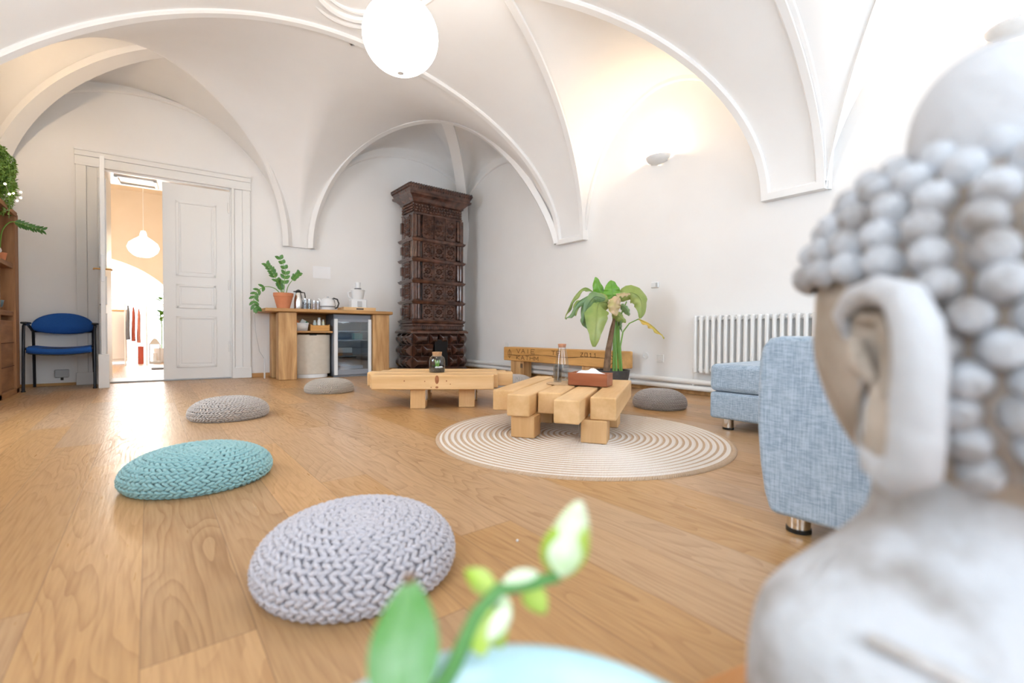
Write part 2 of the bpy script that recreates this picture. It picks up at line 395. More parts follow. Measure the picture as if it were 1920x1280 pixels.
def addp(c0, c1, d0, d1, st=(), both=True, nu=24, nv=24, **k):
    G = coons(c0, c1, d0, d1, nu, nv); ceil.grid(G)
    for s_ in st: strip_on(G, s_, **k)
    if both:
        G = coons(mir(c0), mir(c1), mir(d0), mir(d1), nu, nv)
        yl = YF+0.0
        ceil.grid(G)
        for s_ in st: strip_on(G, s_, **k)
XS, XSL = 4.24, -1.15                      # springer faces
Z0 = 1.77
Yb = lambda x: bw(x)
P0L = (1.515, Yb(1.5)-0.05); P0R = (1.815, Yb(1.8)-0.05)
PR = (XS, 4.40); PL = (XSL, 4.40)
A_far = arch(PR, PL, Z0, 3.37, 1.0, 1.6)           # right to left
CA = A_far[24]
arc_b = arch(P0R, PR, 1.79, 3.53, 1.0, 1.6)
arc_a = arch(P0L, PL, 1.79, 3.39, 1.0, 1.5)
P0C = np.array(((P0L[0]+P0R[0])/2, (P0L[1]+P0R[1])/2, 1.79))
ridge = quarter(P0C, CA, 1.79, CA[2]); ridge = [p+np.array((0, 0, 0.06*sin(pi*i/24))) for i, p in enumerate(ridge)]
# end vault over the far wall
addp(line(P0C, arc_b[0]), A_far[:25][::-1], ridge, arc_b, ('v1',), wd=0.04, th=0.015)
addp(line(P0C, arc_a[0]), A_far[24:], ridge, arc_a, ('v1',), wd=0.04, th=0.015)
# corner cells
def upto_corner(p0, xk, yk, full_end, z0, zp, e=0.8):
    c = arch(p0, full_end, z0, zp, e, e); out = []
    for p in c:
        out.append(p)
        if abs(full_end[0]-p0[0]) > 0.1 and (p[0]-xk)*(1 if xk > p0[0] else -1) > 0: break
        if abs(full_end[0]-p0[0]) < 0.1 and p[1] > yk: break
    last = out[-1].copy(); last[0], last[1] = xk, yk; out[-1] = last
    zb = 1.8; k = 6
    out += [np.array((xk, yk, last[2]+(zb-last[2])*i/k)) for i in range(1, k+1)]
    return out
KR = (XR, bw(XR)); KL = (XL, bw(XL))
MR = arc_b[26]; ML = arc_a[24]
ribR = quarter(KR, MR, 1.8, MR[2], 0.9); ribL = quarter(KL, ML, 1.8, ML[2], 0.9)
wbr = upto_corner((P0R[0], bw(P0R[0])), KR[0], KR[1], (4.75, bw(4.75)), 1.79, 3.42, 0.8)
wbl = upto_corner((P0L[0], bw(P0L[0])), KL[0], KL[1], (-1.5, bw(-1.5)), 1.79, 3.44, 0.8)
wrr = upto_corner((XR, 4.38), KR[0], KR[1], (XR, 7.1), Z0, 3.25, 0.8)
wll = upto_corner((XL, 4.38), KL[0], KL[1], (XL, 7.4), Z0, 3.2, 0.8)
def cell(wall, arc, rib, **k):
    addp(line(wall[0], arc[0]), rib, wall, arc, **k)
cell(wbr, arc_b[:27], ribR); cell(wrr, arc_b[26:][::-1], ribR)
cell(wbl, arc_a[:25], ribL); cell(wll, arc_a[24:][::-1], ribL)
# centre bay with a lunette on each side
LR = np.array((2.22, YM, 3.27)); LL = np.array((0.48, YM, 3.27)); O = np.array((1.35, YM, 3.44))
FAn = (XS, 3.92); FAl = (XSL, 3.92)
groR = quarter(FAn, LR, Z0, LR[2], 1.0); groL = quarter(FAl, LL, Z0, LL[2], 1.15)
# smooth quarter in height, straight in plan
ridge2 = [np.array((CA[0]+(O[0]-CA[0])*i/24, CA[1]+(O[1]-CA[1])*i/24, CA[2]+(O[2]-CA[2])*sin(pi/2*i/24))) for i in range(25)]
def ext(g, L): return g + line(L, O, 10)[1:]
addp(line((XS, 4.40, Z0), (XS, 3.92, Z0)), ridge2, A_far[:25], ext(groR, LR), ('u0',), nu=24, nv=34, wd=0.07)
addp(line((XSL, 4.40, Z0), (XSL, 3.92, Z0)), ridge2, A_far[24:][::-1], ext(groL, LL), ('u0',), nu=24, nv=34, wd=0.07)
for g, x0, L in ((groR, XS, LR), (groL, XSL, LL)):
    G = coons(line((x0, 4.40, Z0), (x0, 3.92, Z0)), line(CA, L), (A_far[:25] if x0 > 0 else A_far[24:][::-1]), g, 24, 30)
    strip_on(G, 'u1', wd=0.07); strip_on(G, 'v0', wd=0.07)
    G2 = coons(mir(line((x0, 4.40, Z0), (x0, 3.92, Z0))), mir(line(CA, L)), mir(A_far[:25] if x0 > 0 else A_far[24:][::-1]), mir(g), 24, 30)
    strip_on(G2, 'u1', wd=0.07); strip_on(G2, 'v0', wd=0.07)
for g, xw in ((groR, XR), (groL, XL)):
    wa = arch((xw, 3.98), (xw, 2*YM-3.98), Z0, 3.27)
    top = g + mir(g)[::-1][1:]
    G = coons(wa, top, line(wa[0], top[0]), line(wa[-1], top[-1]), 48, 20)
    ceil.grid(G)
# springer undersides
for xw, xs_ in ((XR, XS), (XL, XSL)):
    for y0, y1 in ((3.92, 4.40), (2*YM-4.40, 2*YM-3.92)):
        ceil.box(min(xw, xs_), max(xw, xs_), y0, y1, Z0, Z0+0.12)
ceil.add([P0L+(1.79,), P0R+(1.79,), (P0R[0], bw(P0R[0]), 1.79), (P0L[0], bw(P0L[0]), 1.79)], [(0, 1, 2, 3)])
o = struct(ceil.build('ceiling', PLASTER, angle=60)); o.data.shade_smooth()
# a plain slab far above closes the room from the sky
MB().box(-2, 5, -2, 7.8, 4.2, 4.3).build('roof_slab', PLASTER, o, smooth=False)
struct(strips.build('trim_1', STUCCO, angle=30))
# corner ribs and wall-arch mouldings
def ribbon(mb, c, wvec, wd, th, inward):
    c = [np.array(p) for p in c]; G = []
    for i, p in enumerate(c):
        t = c[min(i+1, len(c)-1)]-c[max(i-1, 0)]; L = np.linalg.norm(t)
        if L < 1e-9: continue
        t /= L; wv = np.array(wvec, float); wv -= t*wv.dot(t); wv /= max(1e-9, np.linalg.norm(wv)); nn = np.cross(t, wv)
        if nn.dot(np.array(inward)-p) < 0: nn = -nn
        a = wv*wd/2
        G.append([p-a-nn*0.03, p-a+nn*th, p+a+nn*th, p+a-nn*0.03])
    mb.grid(G)
ribs = MB()
for rib, K, M_ in ((ribR, KR, MR), (ribL, KL, ML)):
    d = np.array((M_[0]-K[0], M_[1]-K[1], 0)); wv = np.array((-d[1], d[0], 0))
    ribbon(ribs, rib, wv, 0.15, 0.045, (1.5, 3, 1)); ribbon(ribs, mir(rib), (wv[0], -wv[1], 0), 0.15, 0.045, (1.5, 3, 1))
for c in (arc_a, arc_b):
    d = c[-1]-c[0]; wv = np.array((-d[1], d[0], 0)); ribbon(ribs, c, wv, 0.085, 0.05, (1.5, 3.5, 1))
struct(ribs.build('trim_2', STUCCO))
mo = MB()
def wallmould(c, inward, wd=0.045, th=0.03):
    c = [p for p in c]; G = []; ctr = np.mean(c, axis=0); inward = np.array(inward, float)
    for i, p in enumerate(c):
        t = c[min(i+1, len(c)-1)]-c[max(i-1, 0)]; L = np.linalg.norm(t)
        if L < 1e-9: continue
        t /= L; s_ = np.cross(t, inward); s_ /= max(1e-9, np.linalg.norm(s_))
        if s_[2] > 0 and True: s_ = -s_
        G.append([p+s_*0, p+inward*th, p+inward*th+s_*wd*0.7, p+inward*th*0.5+s_*wd, p+s_*wd])
    mo.grid(G)
iw = np.array((-SL, -1, 0)); iw /= np.linalg.norm(iw)
wallmould(wbr[:-6], iw); wallmould(wbl[:-6], iw)
wallmould(wrr[:-6], (-1, 0, 0)); wallmould(wll[:-6], (1, 0, 0))
wallmould(arch((XR, 3.98), (XR, 2*YM-3.98), Z0, 3.27), (-1, 0, 0)); wallmould(arch((XL, 3.98), (XL, 2*YM-3.98), Z0, 3.27), (1, 0, 0))
wallmould(mir(wrr)[:-6], (-1, 0, 0)); wallmould(mir(wll)[:-6], (1, 0, 0))
struct(mo.build('trim_3', STUCCO))
# oval stucco medallion on the crown
md = MB()
def zc(x, y):
    u = (x-1.35)/2.9; return 3.37+0.07*cos((y-YM)/1.53*pi/2) - 0.0 if abs(x-1.35) < 0.05 else 3.37*1+(-1.6+1.6*sqrt(max(0, 1-u*u)))+0.07*cos(max(-1, min(1, (y-YM)/1.53))*pi/2)
for s_, wd in ((1.0, 0.022), (0.93, 0.035), (0.86, 0.022)):
    pts = [(1.35+0.62*s_*cos(a), YM+1.34*s_*sin(a), zc(1.35+0.62*s_*cos(a), YM+1.34*s_*sin(a))-0.01) for a in [2*pi*i/96 for i in range(97)]]
    md.tube(pts, wd, 8, cap=False)
struct(md.build('trim_4', STUCCO))

# ---- skirting and heating pipes
b = MB(); b.box(0.95, 4.24, -0.015, 0, 0, 0.055); b.box(-1.28, -0.64, -0.015, 0, 0, 0.03)
struct(b.xf(BM).build('baseboard_back', OAKOX, bevel=0.004))
b = MB(); b.box(XR-0.015, XR, -1.3, 6.7, 0, 0.05); struct(b.build('baseboard_right', OAKOX, bevel=0.004))
pt = thing('heating_pipe', (4.2, 2, 0), 0, 'pair of white heating pipes running low along the right wall', 'pipe')
for z, r in ((0.135, 0.026), (0.07, 0.026)):
    MB().tube([(0.03, -3.2, z), (0.03, 4.68, z)], r, 12).build('pipe_run', PAINT, pt)
for y in (-0.7, 1.2, 2.9, 4.4): MB().box(0.02, 0.1, y, y+0.03, 0.05, 0.16).build('bracket', PAINT, pt, bevel=0.004)

# ------------------------------------------------------------------ double door in the far wall
b = MB()   # casing
OW, OE, OT = -0.42, 0.86, 2.47
for x0, x1, d in ((OW-0.21, OW-0.12, .035), (OW-0.12, OW-0.03, .022), (OW-0.03, OW, .04)):
    b.box(x0, x1, -d, 0.02, 0.12, OT)
    b.box(OE-(x1-OW), OE-(x0-OW), -d, 0.02, 0.12, OT)
b.box(OW-0.22, OW, -0.045, 0, 0, 0.14); b.box(OE, OE+0.22, -0.045, 0, 0, 0.14)
for z0, z1, d in ((OT, OT+0.03, .04), (OT+0.03, OT+0.11, .022), (OT+0.11, OT+0.17, .035), (OT+0.165, OT+0.185, .055)):
    b.box(OW-0.22, OE+0.22, -d, 0.02, z0, z1)
o = struct(b.xf(BM).build('door_1', PAINT, bevel=0.005))
b = MB()   # reveal lining with panels
b.box(OW, OW+0.02, 0, DT, 0, OT); b.box(OE-0.02, OE, 0, DT, 0, OT); b.box(OW, OE, 0, DT, OT-0.02, OT)
for x0, x1 in ((OW+0.1, 0.08), (0.2, OE-0.1)):
    b.box(x0, x1, 0.10, 0.13, OT-0.035, OT-0.02); b.box(x0, x1, DT-0.12, DT-0.09, OT-0.035, OT-0.02)
    b.box(x0, x0+0.03, 0.1, DT-0.1, OT-0.035, OT-0.02); b.box(x1-0.03, x1, 0.1, DT-0.1, OT-0.035, OT-0.02)
b.xf(BM).build('reveal_lining', PAINT, o, bevel=0.004)
MB().box(OW, OE, -0.0, DT, 0.0, 0.018).xf(BM).build('threshold', mat('grey_threshold', (0.45, 0.47, 0.5), 0.4), o, bevel=0.004)
def door_leaf(wd, h):
    """leaf in local coords: hinge at x=0, spans +x, thickness in y, three moulded panels on both faces"""
    b = MB(); b.box(0, wd, -0.02, 0.02, 0.012, h)
    for s_ in (-1, 1):
        for z0, z1 in ((0.16, 0.80), (0.90, 1.20), (1.30, h-0.20)):
            x0, x1 = 0.15, wd-0.13; y = s_*0.02
            for (a0, a1, c0, c1, t) in ((x0, x1, z0, z0+0.03, .012), (x0, x1, z1-0.03, z1, .012), (x0, x0+.03, z0, z1, .012), (x1-.03, x1, z0, z1, .012)):
                b.box(a0, a1, min(y, y+s_*t), max(y, y+s_*t), c0, c1)
            b.box(x0+0.05, x1-0.05, min(y, y+s_*.006), max(y, y+s_*.006), z0+0.05, z1-0.05)
    return b
# closed right leaf, hinged on the right jamb
rl = thing('door_leaf', bloc(OE-0.02, 0.03, 0), pi+BA, 'closed right leaf of the white panelled double door', 'door')
door_leaf(0.70, 2.43).build('panel', PAINT, rl, bevel=0.004)
for z in (0.35, 1.15, 2.15): MB().tube([(0.01, 0.035, z), (0.01, 0.035, z+0.13)], 0.011, 8).build('hinge', PAINT, rl)
# open left leaf swings into the room
ll = thing('door_leaf', bloc(OW+0.015, -0.03, 0), -pi/2+0.055, 'open left leaf of the white double door seen edge on beside the blue chair', 'door')
door_leaf(0.53, 2.46).build('panel', PAINT, ll, bevel=0.004)
MB().box(0.44, 0.54, -0.045, 0.045, 0.0, 0.36).build('kick_block', PAINT, ll, bevel=0.006)
MB().box(0.532, 0.538, -0.014, 0.014, 1.13, 1.42).build('lock_plate', WHITEP, ll, bevel=0.003)
for s_ in (-1, 1):
    MB().tube([(0.49, s_*0.02, 1.27), (0.49, s_*0.07, 1.27), (0.40, s_*0.075, 1.27)], 0.009, 8).build('handle', BRASS, ll)
# ------------------------------------------------------------------ room beyond the door
o = MB(); Y0 = 7.62
o.box(-3.0, -2.8, Y0, 12.6, 0, 4); o.box(2.8, 3.0, Y0-0.1, 12.6, 0, 4)
struct(o.build('wall_beyond_side', TAN, smooth=False))
# end wall with a wide arched opening
b = MB(); cx, r0 = -1.05, 1.75
def archz(x): u = (x-cx)/r0; return 0.55+1.60*sqrt(max(0, 1-u*u))
N = 40; xs_ = [cx-r0+2*r0*i/N for i in range(N+1)]
for i in range(N):
    x0, x1 = xs_[i], xs_[i+1]
    b.add([(x0, 12.5, archz(x0)), (x1, 12.5, archz(x1)), (x1, 12.5, 4), (x0, 12.5, 4), (x0, 12.9, archz(x0)), (x1, 12.9, archz(x1)), (x1, 12.9, 4), (x0, 12.9, 4)], [(0, 1, 2, 3), (5, 4, 7, 6), (0, 4, 5, 1)])
b.box(-3, cx-r0, 12.5, 12.9, 0, 4); b.box(cx+r0, 3, 12.5, 12.9, 0, 4)
struct(b.build('wall_beyond_end', TAN, smooth=False))
b = MB(); G = []
for i in range(33):
    a = pi*i/32; G.append([np.array((-2.9*cos(a), y, 2.0+1.55*sin(a))) for y in (Y0-0.02, 9, 10.5, 12.6)])
b.grid(G); struct(b.build('ceiling_beyond', TAN))
MB().box(-3.2, 3.2, Y0-0.3, 13, 3.95, 4.05).build('roof_slab', TAN, C.objects['ceiling_beyond'], smooth=False)
b = MB()
for yy in (10.3,):
    G = []
    for i in range(33):
        a = pi*i/32; c_, s_ = cos(a), sin(a)
        G.append([np.array((-2.88*c_, yy, 2.0+1.53*s_)), np.array((-2.75*c_, yy, 2.0+1.40*s_)), np.array((-2.75*c_, yy+0.45, 2.0+1.40*s_)), np.array((-2.88*c_, yy+0.45, 2.0+1.53*s_))])
    b.grid(G)
struct(b.build('trim_5', TAN))
p2 = thing('pendant_lamp', (-0.06, 9.8, 0), 0, 'lit white onion shaped pendant lamp in the room beyond the door', 'lamp')
MB().lathe([(0.03, 2.27), (0.045, 2.22), (0.05, 2.18), (0.12, 2.13), (0.19, 2.07), (0.215, 2.0), (0.19, 1.93), (0.13, 1.87), (0.09, 1.85)], n=32).build('lamp_shade', LAMP2, p2)
MB().tube([(0, 0, 2.26), (0, 0, 3.4)], 0.004, 6).build('cord', WHITEP, p2)
MB().lathe([(0.05, 3.40), (0.03, 3.35), (0.0, 3.33)], n=16).build('canopy', WHITEP, p2)
point('pendant_light', (-0.06, 9.8, 1.75), 25, (1.0, 0.76, 0.50), 0.1)
point('hall_ceiling_light', (-1.2, 8.3, 2.6), 14, (1.0, 0.70, 0.40), 0.1)  # bare warm point light, no fitting modelled
t = thing('cabinet', (-0.62, 11.1, 0), 0, 'low white cabinet in the room beyond, left of the hanging clothes', 'cabinet')
MB().box(-0.5, 0.30, 0, 0.5, 0.05, 0.98).build('body', mat('white_cabinet', (0.8, 0.77, 0.74), 0.5), t, bevel=0.01)
MB().box(-0.52, 0.32, -0.02, 0.52, 0.98, 1.01).build('top', PINE, t, bevel=0.005)
for x in (-0.48, -0.08): MB().box(x, x+0.36, -0.02, 0, 0.1, 0.95).build('door', mat('white_cabinet', (0.8, 0.77, 0.74), 0.5), t, bevel=0.006)
t = thing('clothes_rail', (-0.19, 10.75, 0), 0, 'small clothes rail holding red and grey garments in the room beyond', 'clothes rail')
MB().tube([(-0.14, 0, 0), (-0.14, 0, 1.1), (0.16, 0, 1.1), (0.16, 0, 0)], 0.012, 8).build('frame', WHITEP, t)
cols = [('grey', (0.18, 0.2, 0.24)), ('red', (0.45, 0.10, 0.06)), ('pink', (0.6, 0.25, 0.2))]
for i, (nm, c) in enumerate(cols):
    g = []; x0 = -0.1+0.075*i
    for a in range(13):
        th = 2*pi*a/12; row = []
        for j in range(7):
            z = 1.08-0.62*j/6-(0.03*i); wdt = (0.012, .026, .028, .03, .032, .034, .034)[j]
            row.append((x0+wdt*cos(th)*(0.8+.2*sin(3*th+j)), wdt*3.6*sin(th), z))
        g.append(row)
    o = MB().grid(g).build('garment', mat(nm+'_cloth', c, 0.9)); o.location = (-0.19, 10.75, 0)
    tag(o, nm+' garment hanging on the clothes rail in the room beyond the door', 'garment')
t = thing('lantern', (0.09, 11.2, 0), 0, 'small pale candle lantern on the floor of the room beyond the door', 'lantern')
MB().box(-0.09, 0.09, -0.09, 0.09, 0, 0.04).build('base', GREYP, t, bevel=0.004)
b = MB(); [b.box(x-0.01, x+0.01, y-0.01, y+0.01, 0.04, 0.36) for x in (-.08, .08) for y in (-.08, .08)]; b.build('frame', GREYP, t)
MB().lathe([(0.13, 0.36), (0.05, 0.46), (0.02, 0.48)], n=4, a0=pi/4, a1=pi/4+2*pi).build('roof', GREYP, t, smooth=False)
MB().lathe([(0.03, 0.04), (0.03, 0.2)], n=16).build('candle', WHITEP, t)
o = MB().lathe([(0.045, 0), (0.045, 0.33), (0.0, 0.335)], n=20).build('pillar_candle', mat('red_wax', (0.55, 0.10, 0.06), 0.5)); o.location = (-0.12, 11.15, 0)
tag(o, 'tall red pillar candle on the floor left of the lantern beyond the door', 'candle')
def leaf_mb(b, base, tip, wd, up=(0, 0, 1), bend=0.15, cup=0.25, n=8, k=0, fold=0.0, m_=4, wave=0.0):
    base, tip = Vector(base), Vector(tip); ax = tip-base; L = ax.length; ax.normalize(); up = Vector(up)
    sd = ax.cross(up); sd = sd.normalized() if sd.length > 1e-4 else Vector((1, 0, 0)); nr = sd.cross(ax).normalized(); G = []
    for i in range(n+1):
        t = i/n; w_ = wd*(sin(pi*min(1, t*0.94+0.03))**0.75)*(1-0.25*t); c = base+ax*L*t+nr*(bend*L*4*t*(1-t)*0.5)
        row = []
        for j in range(-m_, m_+1):
            s_ = j/m_; row.append(c+sd*(w_*s_*(1-fold*0.5))-nr*(abs(s_)**1.3*w_*(cup+fold))+nr*(wave*w_*sin(9*t+3*s_)*abs(s_)))
        G.append(row)
    b.grid(G, k)
t = thing('potted_plant', (0.2, 11.6, 0), 0, 'leafy green plant in the bright room beyond the door', 'plant')
MB().lathe([(0.1, 0), (0.14, 0.28), (0.12, 0.28), (0.1, 0.2)], n=20).build('pot', WHITEP, t)
b = MB(); b.tube([(0, 0, 0.2), (0.01, 0, 0.7), (-0.02, 0, 1.0)], 0.012, 6); b.build('stem', STEMG, t)
b = MB()
for i in range(26):
    a = i*2.4; z = 0.8+0.03*i % 0.55; rr = 0.12+0.2*random.random(); leaf_mb(b, (0, 0, z), (rr*cos(a), rr*sin(a), z+0.1*random.random()), 0.045)
b.build('foliage', LEAFB, t)
o = MB().box(-0.25, 0.35, -0.35, 0.0, 0, 0.012).build('doormat', mat('charcoal_mat', (0.08, 0.08, 0.09), 0.9), bevel=0.004); o.location = (0.28, 9.6, 0)
tag(o, 'flat charcoal mat on the floor of the room beyond the door', 'mat')

# ------------------------------------------------------------------ pendant globe and wall lights
g = thing('pendant_lamp', (1.32, 2.87, 0), 0, 'large glowing round paper globe hanging under the vault', 'lamp')
prof = [(0.245*sin(pi*i/24)+0.0001, 2.56-0.235*cos(pi*i/24)) for i in range(1, 24)]
MB().lathe([(0.0, 2.325)]+prof[0:]+[(0.03, 2.80)], n=40, cap=False).build('lamp_shade', GLOBE, g)
MB().lathe([(0.0, 2.318), (0.020, 2.318), (0.022, 2.330), (0.020, 2.336)], n=20).build('base_ring', WHITEP, g)
MB().tube([(0, 0, 2.79), (0, 0, 3.46)], 0.005, 6).build('cord', WHITEP, g)
MB().lathe([(0.06, 3.44), (0.05, 3.40), (0.0, 3.38)], n=20).build('canopy', WHITEP, g)
SC = None
def sconce(loc, rz, label):
    t = thing('wall_sconce', loc, rz, label, 'wall lamp', 'half bowl wall lamps')
    prof = [(0.001, -0.075)] + [(0.135*sin(pi/2*i/10), -0.075*cos(pi/2*i/10)) for i in range(1, 11)] + [(0.128, 0.002)] + [(0.128*sin(pi/2*i/10), -0.066*cos(pi/2*i/10)) for i in range(9, 0, -1)]
    MB().lathe(prof, (0, 0, 0), 24, cap=False, a0=-pi/2, a1=pi/2, sx=1.0, sy=1.05).build('bowl', noisy('sconce_ceramic', (0.80, 0.80, 0.79), (0.84, 0.84, 0.83), 10, 0.5), t)
    MB().box(-0.005, 0.012, -0.1, 0.1, -0.06, 0.0).build('back_plate', WHITEP, t, bevel=0.003)
    MB().tube([(0.05, -0.05, -0.015), (0.05, 0.05, -0.015)], 0.011, 8).build('bulb', BULB, t)
    p = Matrix.Rotation(rz, 4, 'Z') @ Vector((0.065, 0, 0.03)); point('sconce_light', (loc[0]+p[0], loc[1]+p[1], loc[2]+p[2]), SCW, (1.0, 0.73, 0.47), 0.03)
SCW = 9
sconce((XR-0.012, 2.90, 2.49), pi, 'white half bowl wall light on the right wall above the radiator')
sconce((XR-0.012, 0.33, 2.55), pi, 'white half bowl wall light at the top right behind the statue')
sconce((XL+0.012, 5.75, 2.45), 0, 'white half bowl wall light on the left wall above the wooden shelf')
sconce((XL+0.012, 2.90, 2.45), 0, 'white half bowl wall light in the middle of the left wall')

# ------------------------------------------------------------------ tiled stove
ST = thing('tiled_stove', (3.49, 6.437, 0), 0, 'tall dark brown glazed tile stove in the far right corner', 'stove')
def rect_loft(mb, cx, cy, hx, hy, prof, k=0):
    pts = []
    for off, z in prof:
        pts += [(cx-hx-off, cy-hy-off, z), (cx+hx+off, cy-hy-off, z), (cx+hx+off, cy+hy+off, z), (cx-hx-off, cy+hy+off, z)]
    fs = [(4*j+i, 4*j+(i+1) % 4, 4*j+4+(i+1) % 4, 4*j+4+i) for j in range(len(prof)-1) for i in range(4)]
    n_ = len(prof)-1; fs += [(3, 2, 1, 0), (4*n_, 4*n_+1, 4*n_+2, 4*n_+3)]
    mb.add(pts, fs, k)
HX, HY = 0.405, 0.19
b = MB(); rect_loft(b, 0, 0, HX-0.02, HY-0.02, [(0, 0.05), (0, 2.72)]); b.build('core', GLAZED, ST, smooth=False)
b = MB(); rect_loft(b, 0, 0, HX+0.06, HY+0.06, [(0.03, 0.0), (0.03, 0.05), (0.0, 0.06), (0.0, 0.08)]); b.build('plinth', GLAZED, ST, bevel=0.008)
rows = [(1.98, 2.37), (1.68, 1.98), (1.36, 1.68), (1.05, 1.36), (0.76, 1.05)]
def motif(b, M):
    """flower relief of one stove tile, in local x,z on plane y=0, sticking out to -y"""
    def P_(x, y, z): return tuple(M @ Vector((x, y, z)))
    def blob(x, z, r, d): 
        pts = [];
        b.sphere((0, 0, 0), 1, 8, 6); 
        n_ = 8*7; vv = b.v[-n_:]
        b.v[-n_:] = [P_(x+p[0]*r, -d*max(-0.2, -p[1]) if False else -abs(p[1])*d, z+p[2]*r) for p in vv]
    for k in range(8):
        a = 2*pi*k/8; blob(0.043*cos(a), 0.043*sin(a), 0.016, 0.038)
    blob(0, 0, 0.016, 0.02)
    for sx in (-1, 1):
        for sz in (-1, 1): blob(0.062*sx, 0.095*sz, 0.018, 0.045); blob(0.03*sx, 0.112*sz, 0.013, 0.04); blob(0.07*sx, 0.055*sz, 0.012, 0.035)
        blob(0, 0.09*sx, 0.012, 0.024)
def tilegeo(w_, h_):
    """moulded tile: outer frame, sunk field, flower relief; local frame x across, z up, front at -y"""
    b = MB(); f = 0.018
    b.box(-w_/2, w_/2, -0.012, 0.02, -h_/2, h_/2)
    for x0, x1, z0, z1 in ((-w_/2, w_/2, -h_/2, -h_/2+f), (-w_/2, w_/2, h_/2-f, h_/2), (-w_/2, -w_/2+f, -h_/2, h_/2), (w_/2-f, w_/2, -h_/2, h_/2)):
        b.box(x0, x1, -0.026, 0, z0, z1)
    return b
TW = 0.185
for ri, (z0, z1) in enumerate(rows):
    hr = z1-z0-0.055; zc_ = z0+0.05+hr/2
    for side in range(4):
        if side == 2: continue
        if side == 0: spots = [(-TW-0.01, 0), (0, 0), (TW+0.01, 0)]
        else: spots = [(0, 0)]
        for sx, _ in spots:
            b = tilegeo(TW, hr); n0 = len(b.v)
            Mm = Matrix.Diagonal((0.92, 1, min(1.0, hr/0.30), 1)); b2 = MB(); motif(b2, T(0, -0.012, 0)); b2.xf(Mm)
            b.add(b2.v, b2.f)
            if side == 0: M_ = T(sx+0.01, -HY, zc_)
            elif side == 1: M_ = T(-HX, 0, zc_) @ RZ(-pi/2)
            else: M_ = T(HX, 0, zc_) @ RZ(pi/2)
            b.xf(M_).build('ornate_tile', GLAZE, ST, angle=50)
    for sx in (-1, 1):     # corner pilasters with half-round fluting
        b = MB(); hh = hr/2
        b.box(sx*HX-0.055*(1 if sx > 0 else 0)*0-0.03, sx*HX+0.03, -HY-0.03, -HY+0.05, zc_-hh, zc_+hh)
        for k in range(2):
            b.tube([(sx*(HX-0.02-0.045*k), -HY-0.022, zc_-hh*0.93), (sx*(HX-0.02-0.045*k), -HY-0.022, zc_+hh*0.93)], 0.022, 10)
        b.tube([(sx*(HX+0.022), -HY+0.03, zc_-hh*0.93), (sx*(HX+0.022), -HY+0.03, zc_+hh*0.93)], 0.018, 10)
        b.build('pilaster', GLAZE, ST, bevel=0.006)
        b = MB(); b.box(sx*HX-0.02, sx*HX+0.02, -0.02, HY, zc_-hh, zc_+hh)
        b.box(min(sx*HX, sx*(HX+0.05)), max(sx*HX, sx*(HX+0.05)), HY-0.06, HY-0.01, zc_-hh*0.5, zc_+hh*0.5)
        b.build('side_boss', GLAZE, ST, bevel=0.006)
    b = MB(); zz = z0
    rect_loft(b, 0, 0, HX, HY, [(0.0, zz-0.02), (0.03, zz-0.014), (0.045, zz-0.004), (0.055, zz+0.012), (0.062, zz+0.028), (0.038, zz+0.036), (0.034, zz+0.046), (0.012, zz+0.056)])
    b.build('ledge', GLAZE, ST, bevel=0.003)
# frieze and crown cornice
b = MB(); rect_loft(b, 0, 0, HX, HY, [(0.012, 2.37), (0.02, 2.39), (0.008, 2.40), (0.008, 2.53), (0.03, 2.545), (0.03, 2.56)])
for i in range(17):
    for j in range(3):
        x = -HX+0.03+i*(2*HX-0.06)/16; z = 2.425+0.04*j; b.sphere((x+(0.012 if j % 2 else 0), -HY-0.016, z), 0.019, 8, 6)
for i in range(8):
    for j in range(3):
        y = -HY+0.03+i*(2*HY-0.06)/7; b.sphere((-HX-0.016, y, 2.425+0.04*j), 0.018, 8, 6); b.sphere((HX+0.016, y, 2.425+0.04*j), 0.018, 8, 6)
b.build('frieze', GLAZE, ST)
b = MB(); rect_loft(b, 0, 0, HX, HY, [(0.03, 2.56), (0.045, 2.58), (0.075, 2.61), (0.12, 2.635), (0.125, 2.665), (0.105, 2.675), (0.115, 2.70), (0.14, 2.745), (0.14, 2.755), (0.10, 2.76), (0.0, 2.76)])
b.build('cornice', GLAZE, ST, bevel=0.003)
b = MB(); n_ = 26
for i in range(n_):
    x = -HX-0.13+(2*HX+0.26)*(i+0.5)/n_; b.sphere((x, -HY-0.13, 2.763), 0.023, 8, 6)
    b.sphere((x, -HY-0.128, 2.725), 0.014, 6, 5)
for i in range(15):
    y = -HY-0.13+(2*HY+0.26)*(i+0.5)/15; b.sphere((-HX-0.13, y, 2.757), 0.021, 8, 6); b.sphere((HX+0.13, y, 2.757), 0.021, 8, 6); b.sphere((-HX-0.128, y, 2.725), 0.014, 6, 5)
b.build('cresting', GLAZED, ST)
b = MB(); rect_loft(b, 0, 0, HX, HY, [(0.09, 0.60), (0.09, 0.625), (0.075, 0.64), (0.03, 0.66), (0.025, 0.70), (0.045, 0.72), (0.03, 0.745), (0.0, 0.755)])
for i in range(26):
    x = -HX+0.01+(2*HX-0.02)*i/25; b.box(x-0.008, x+0.008, -HY-0.045, -HY-0.02, 0.665, 0.712)
b.build('base_frieze', GLAZE, ST, bevel=0.003)
BX, BY = HX+0.045, HY+0.045
b = MB(); rect_loft(b, 0, 0, BX-0.0, BY-0.0, [(0, 0.08), (0, 0.60)]); b.build('base_core', GLAZED, ST, smooth=False)
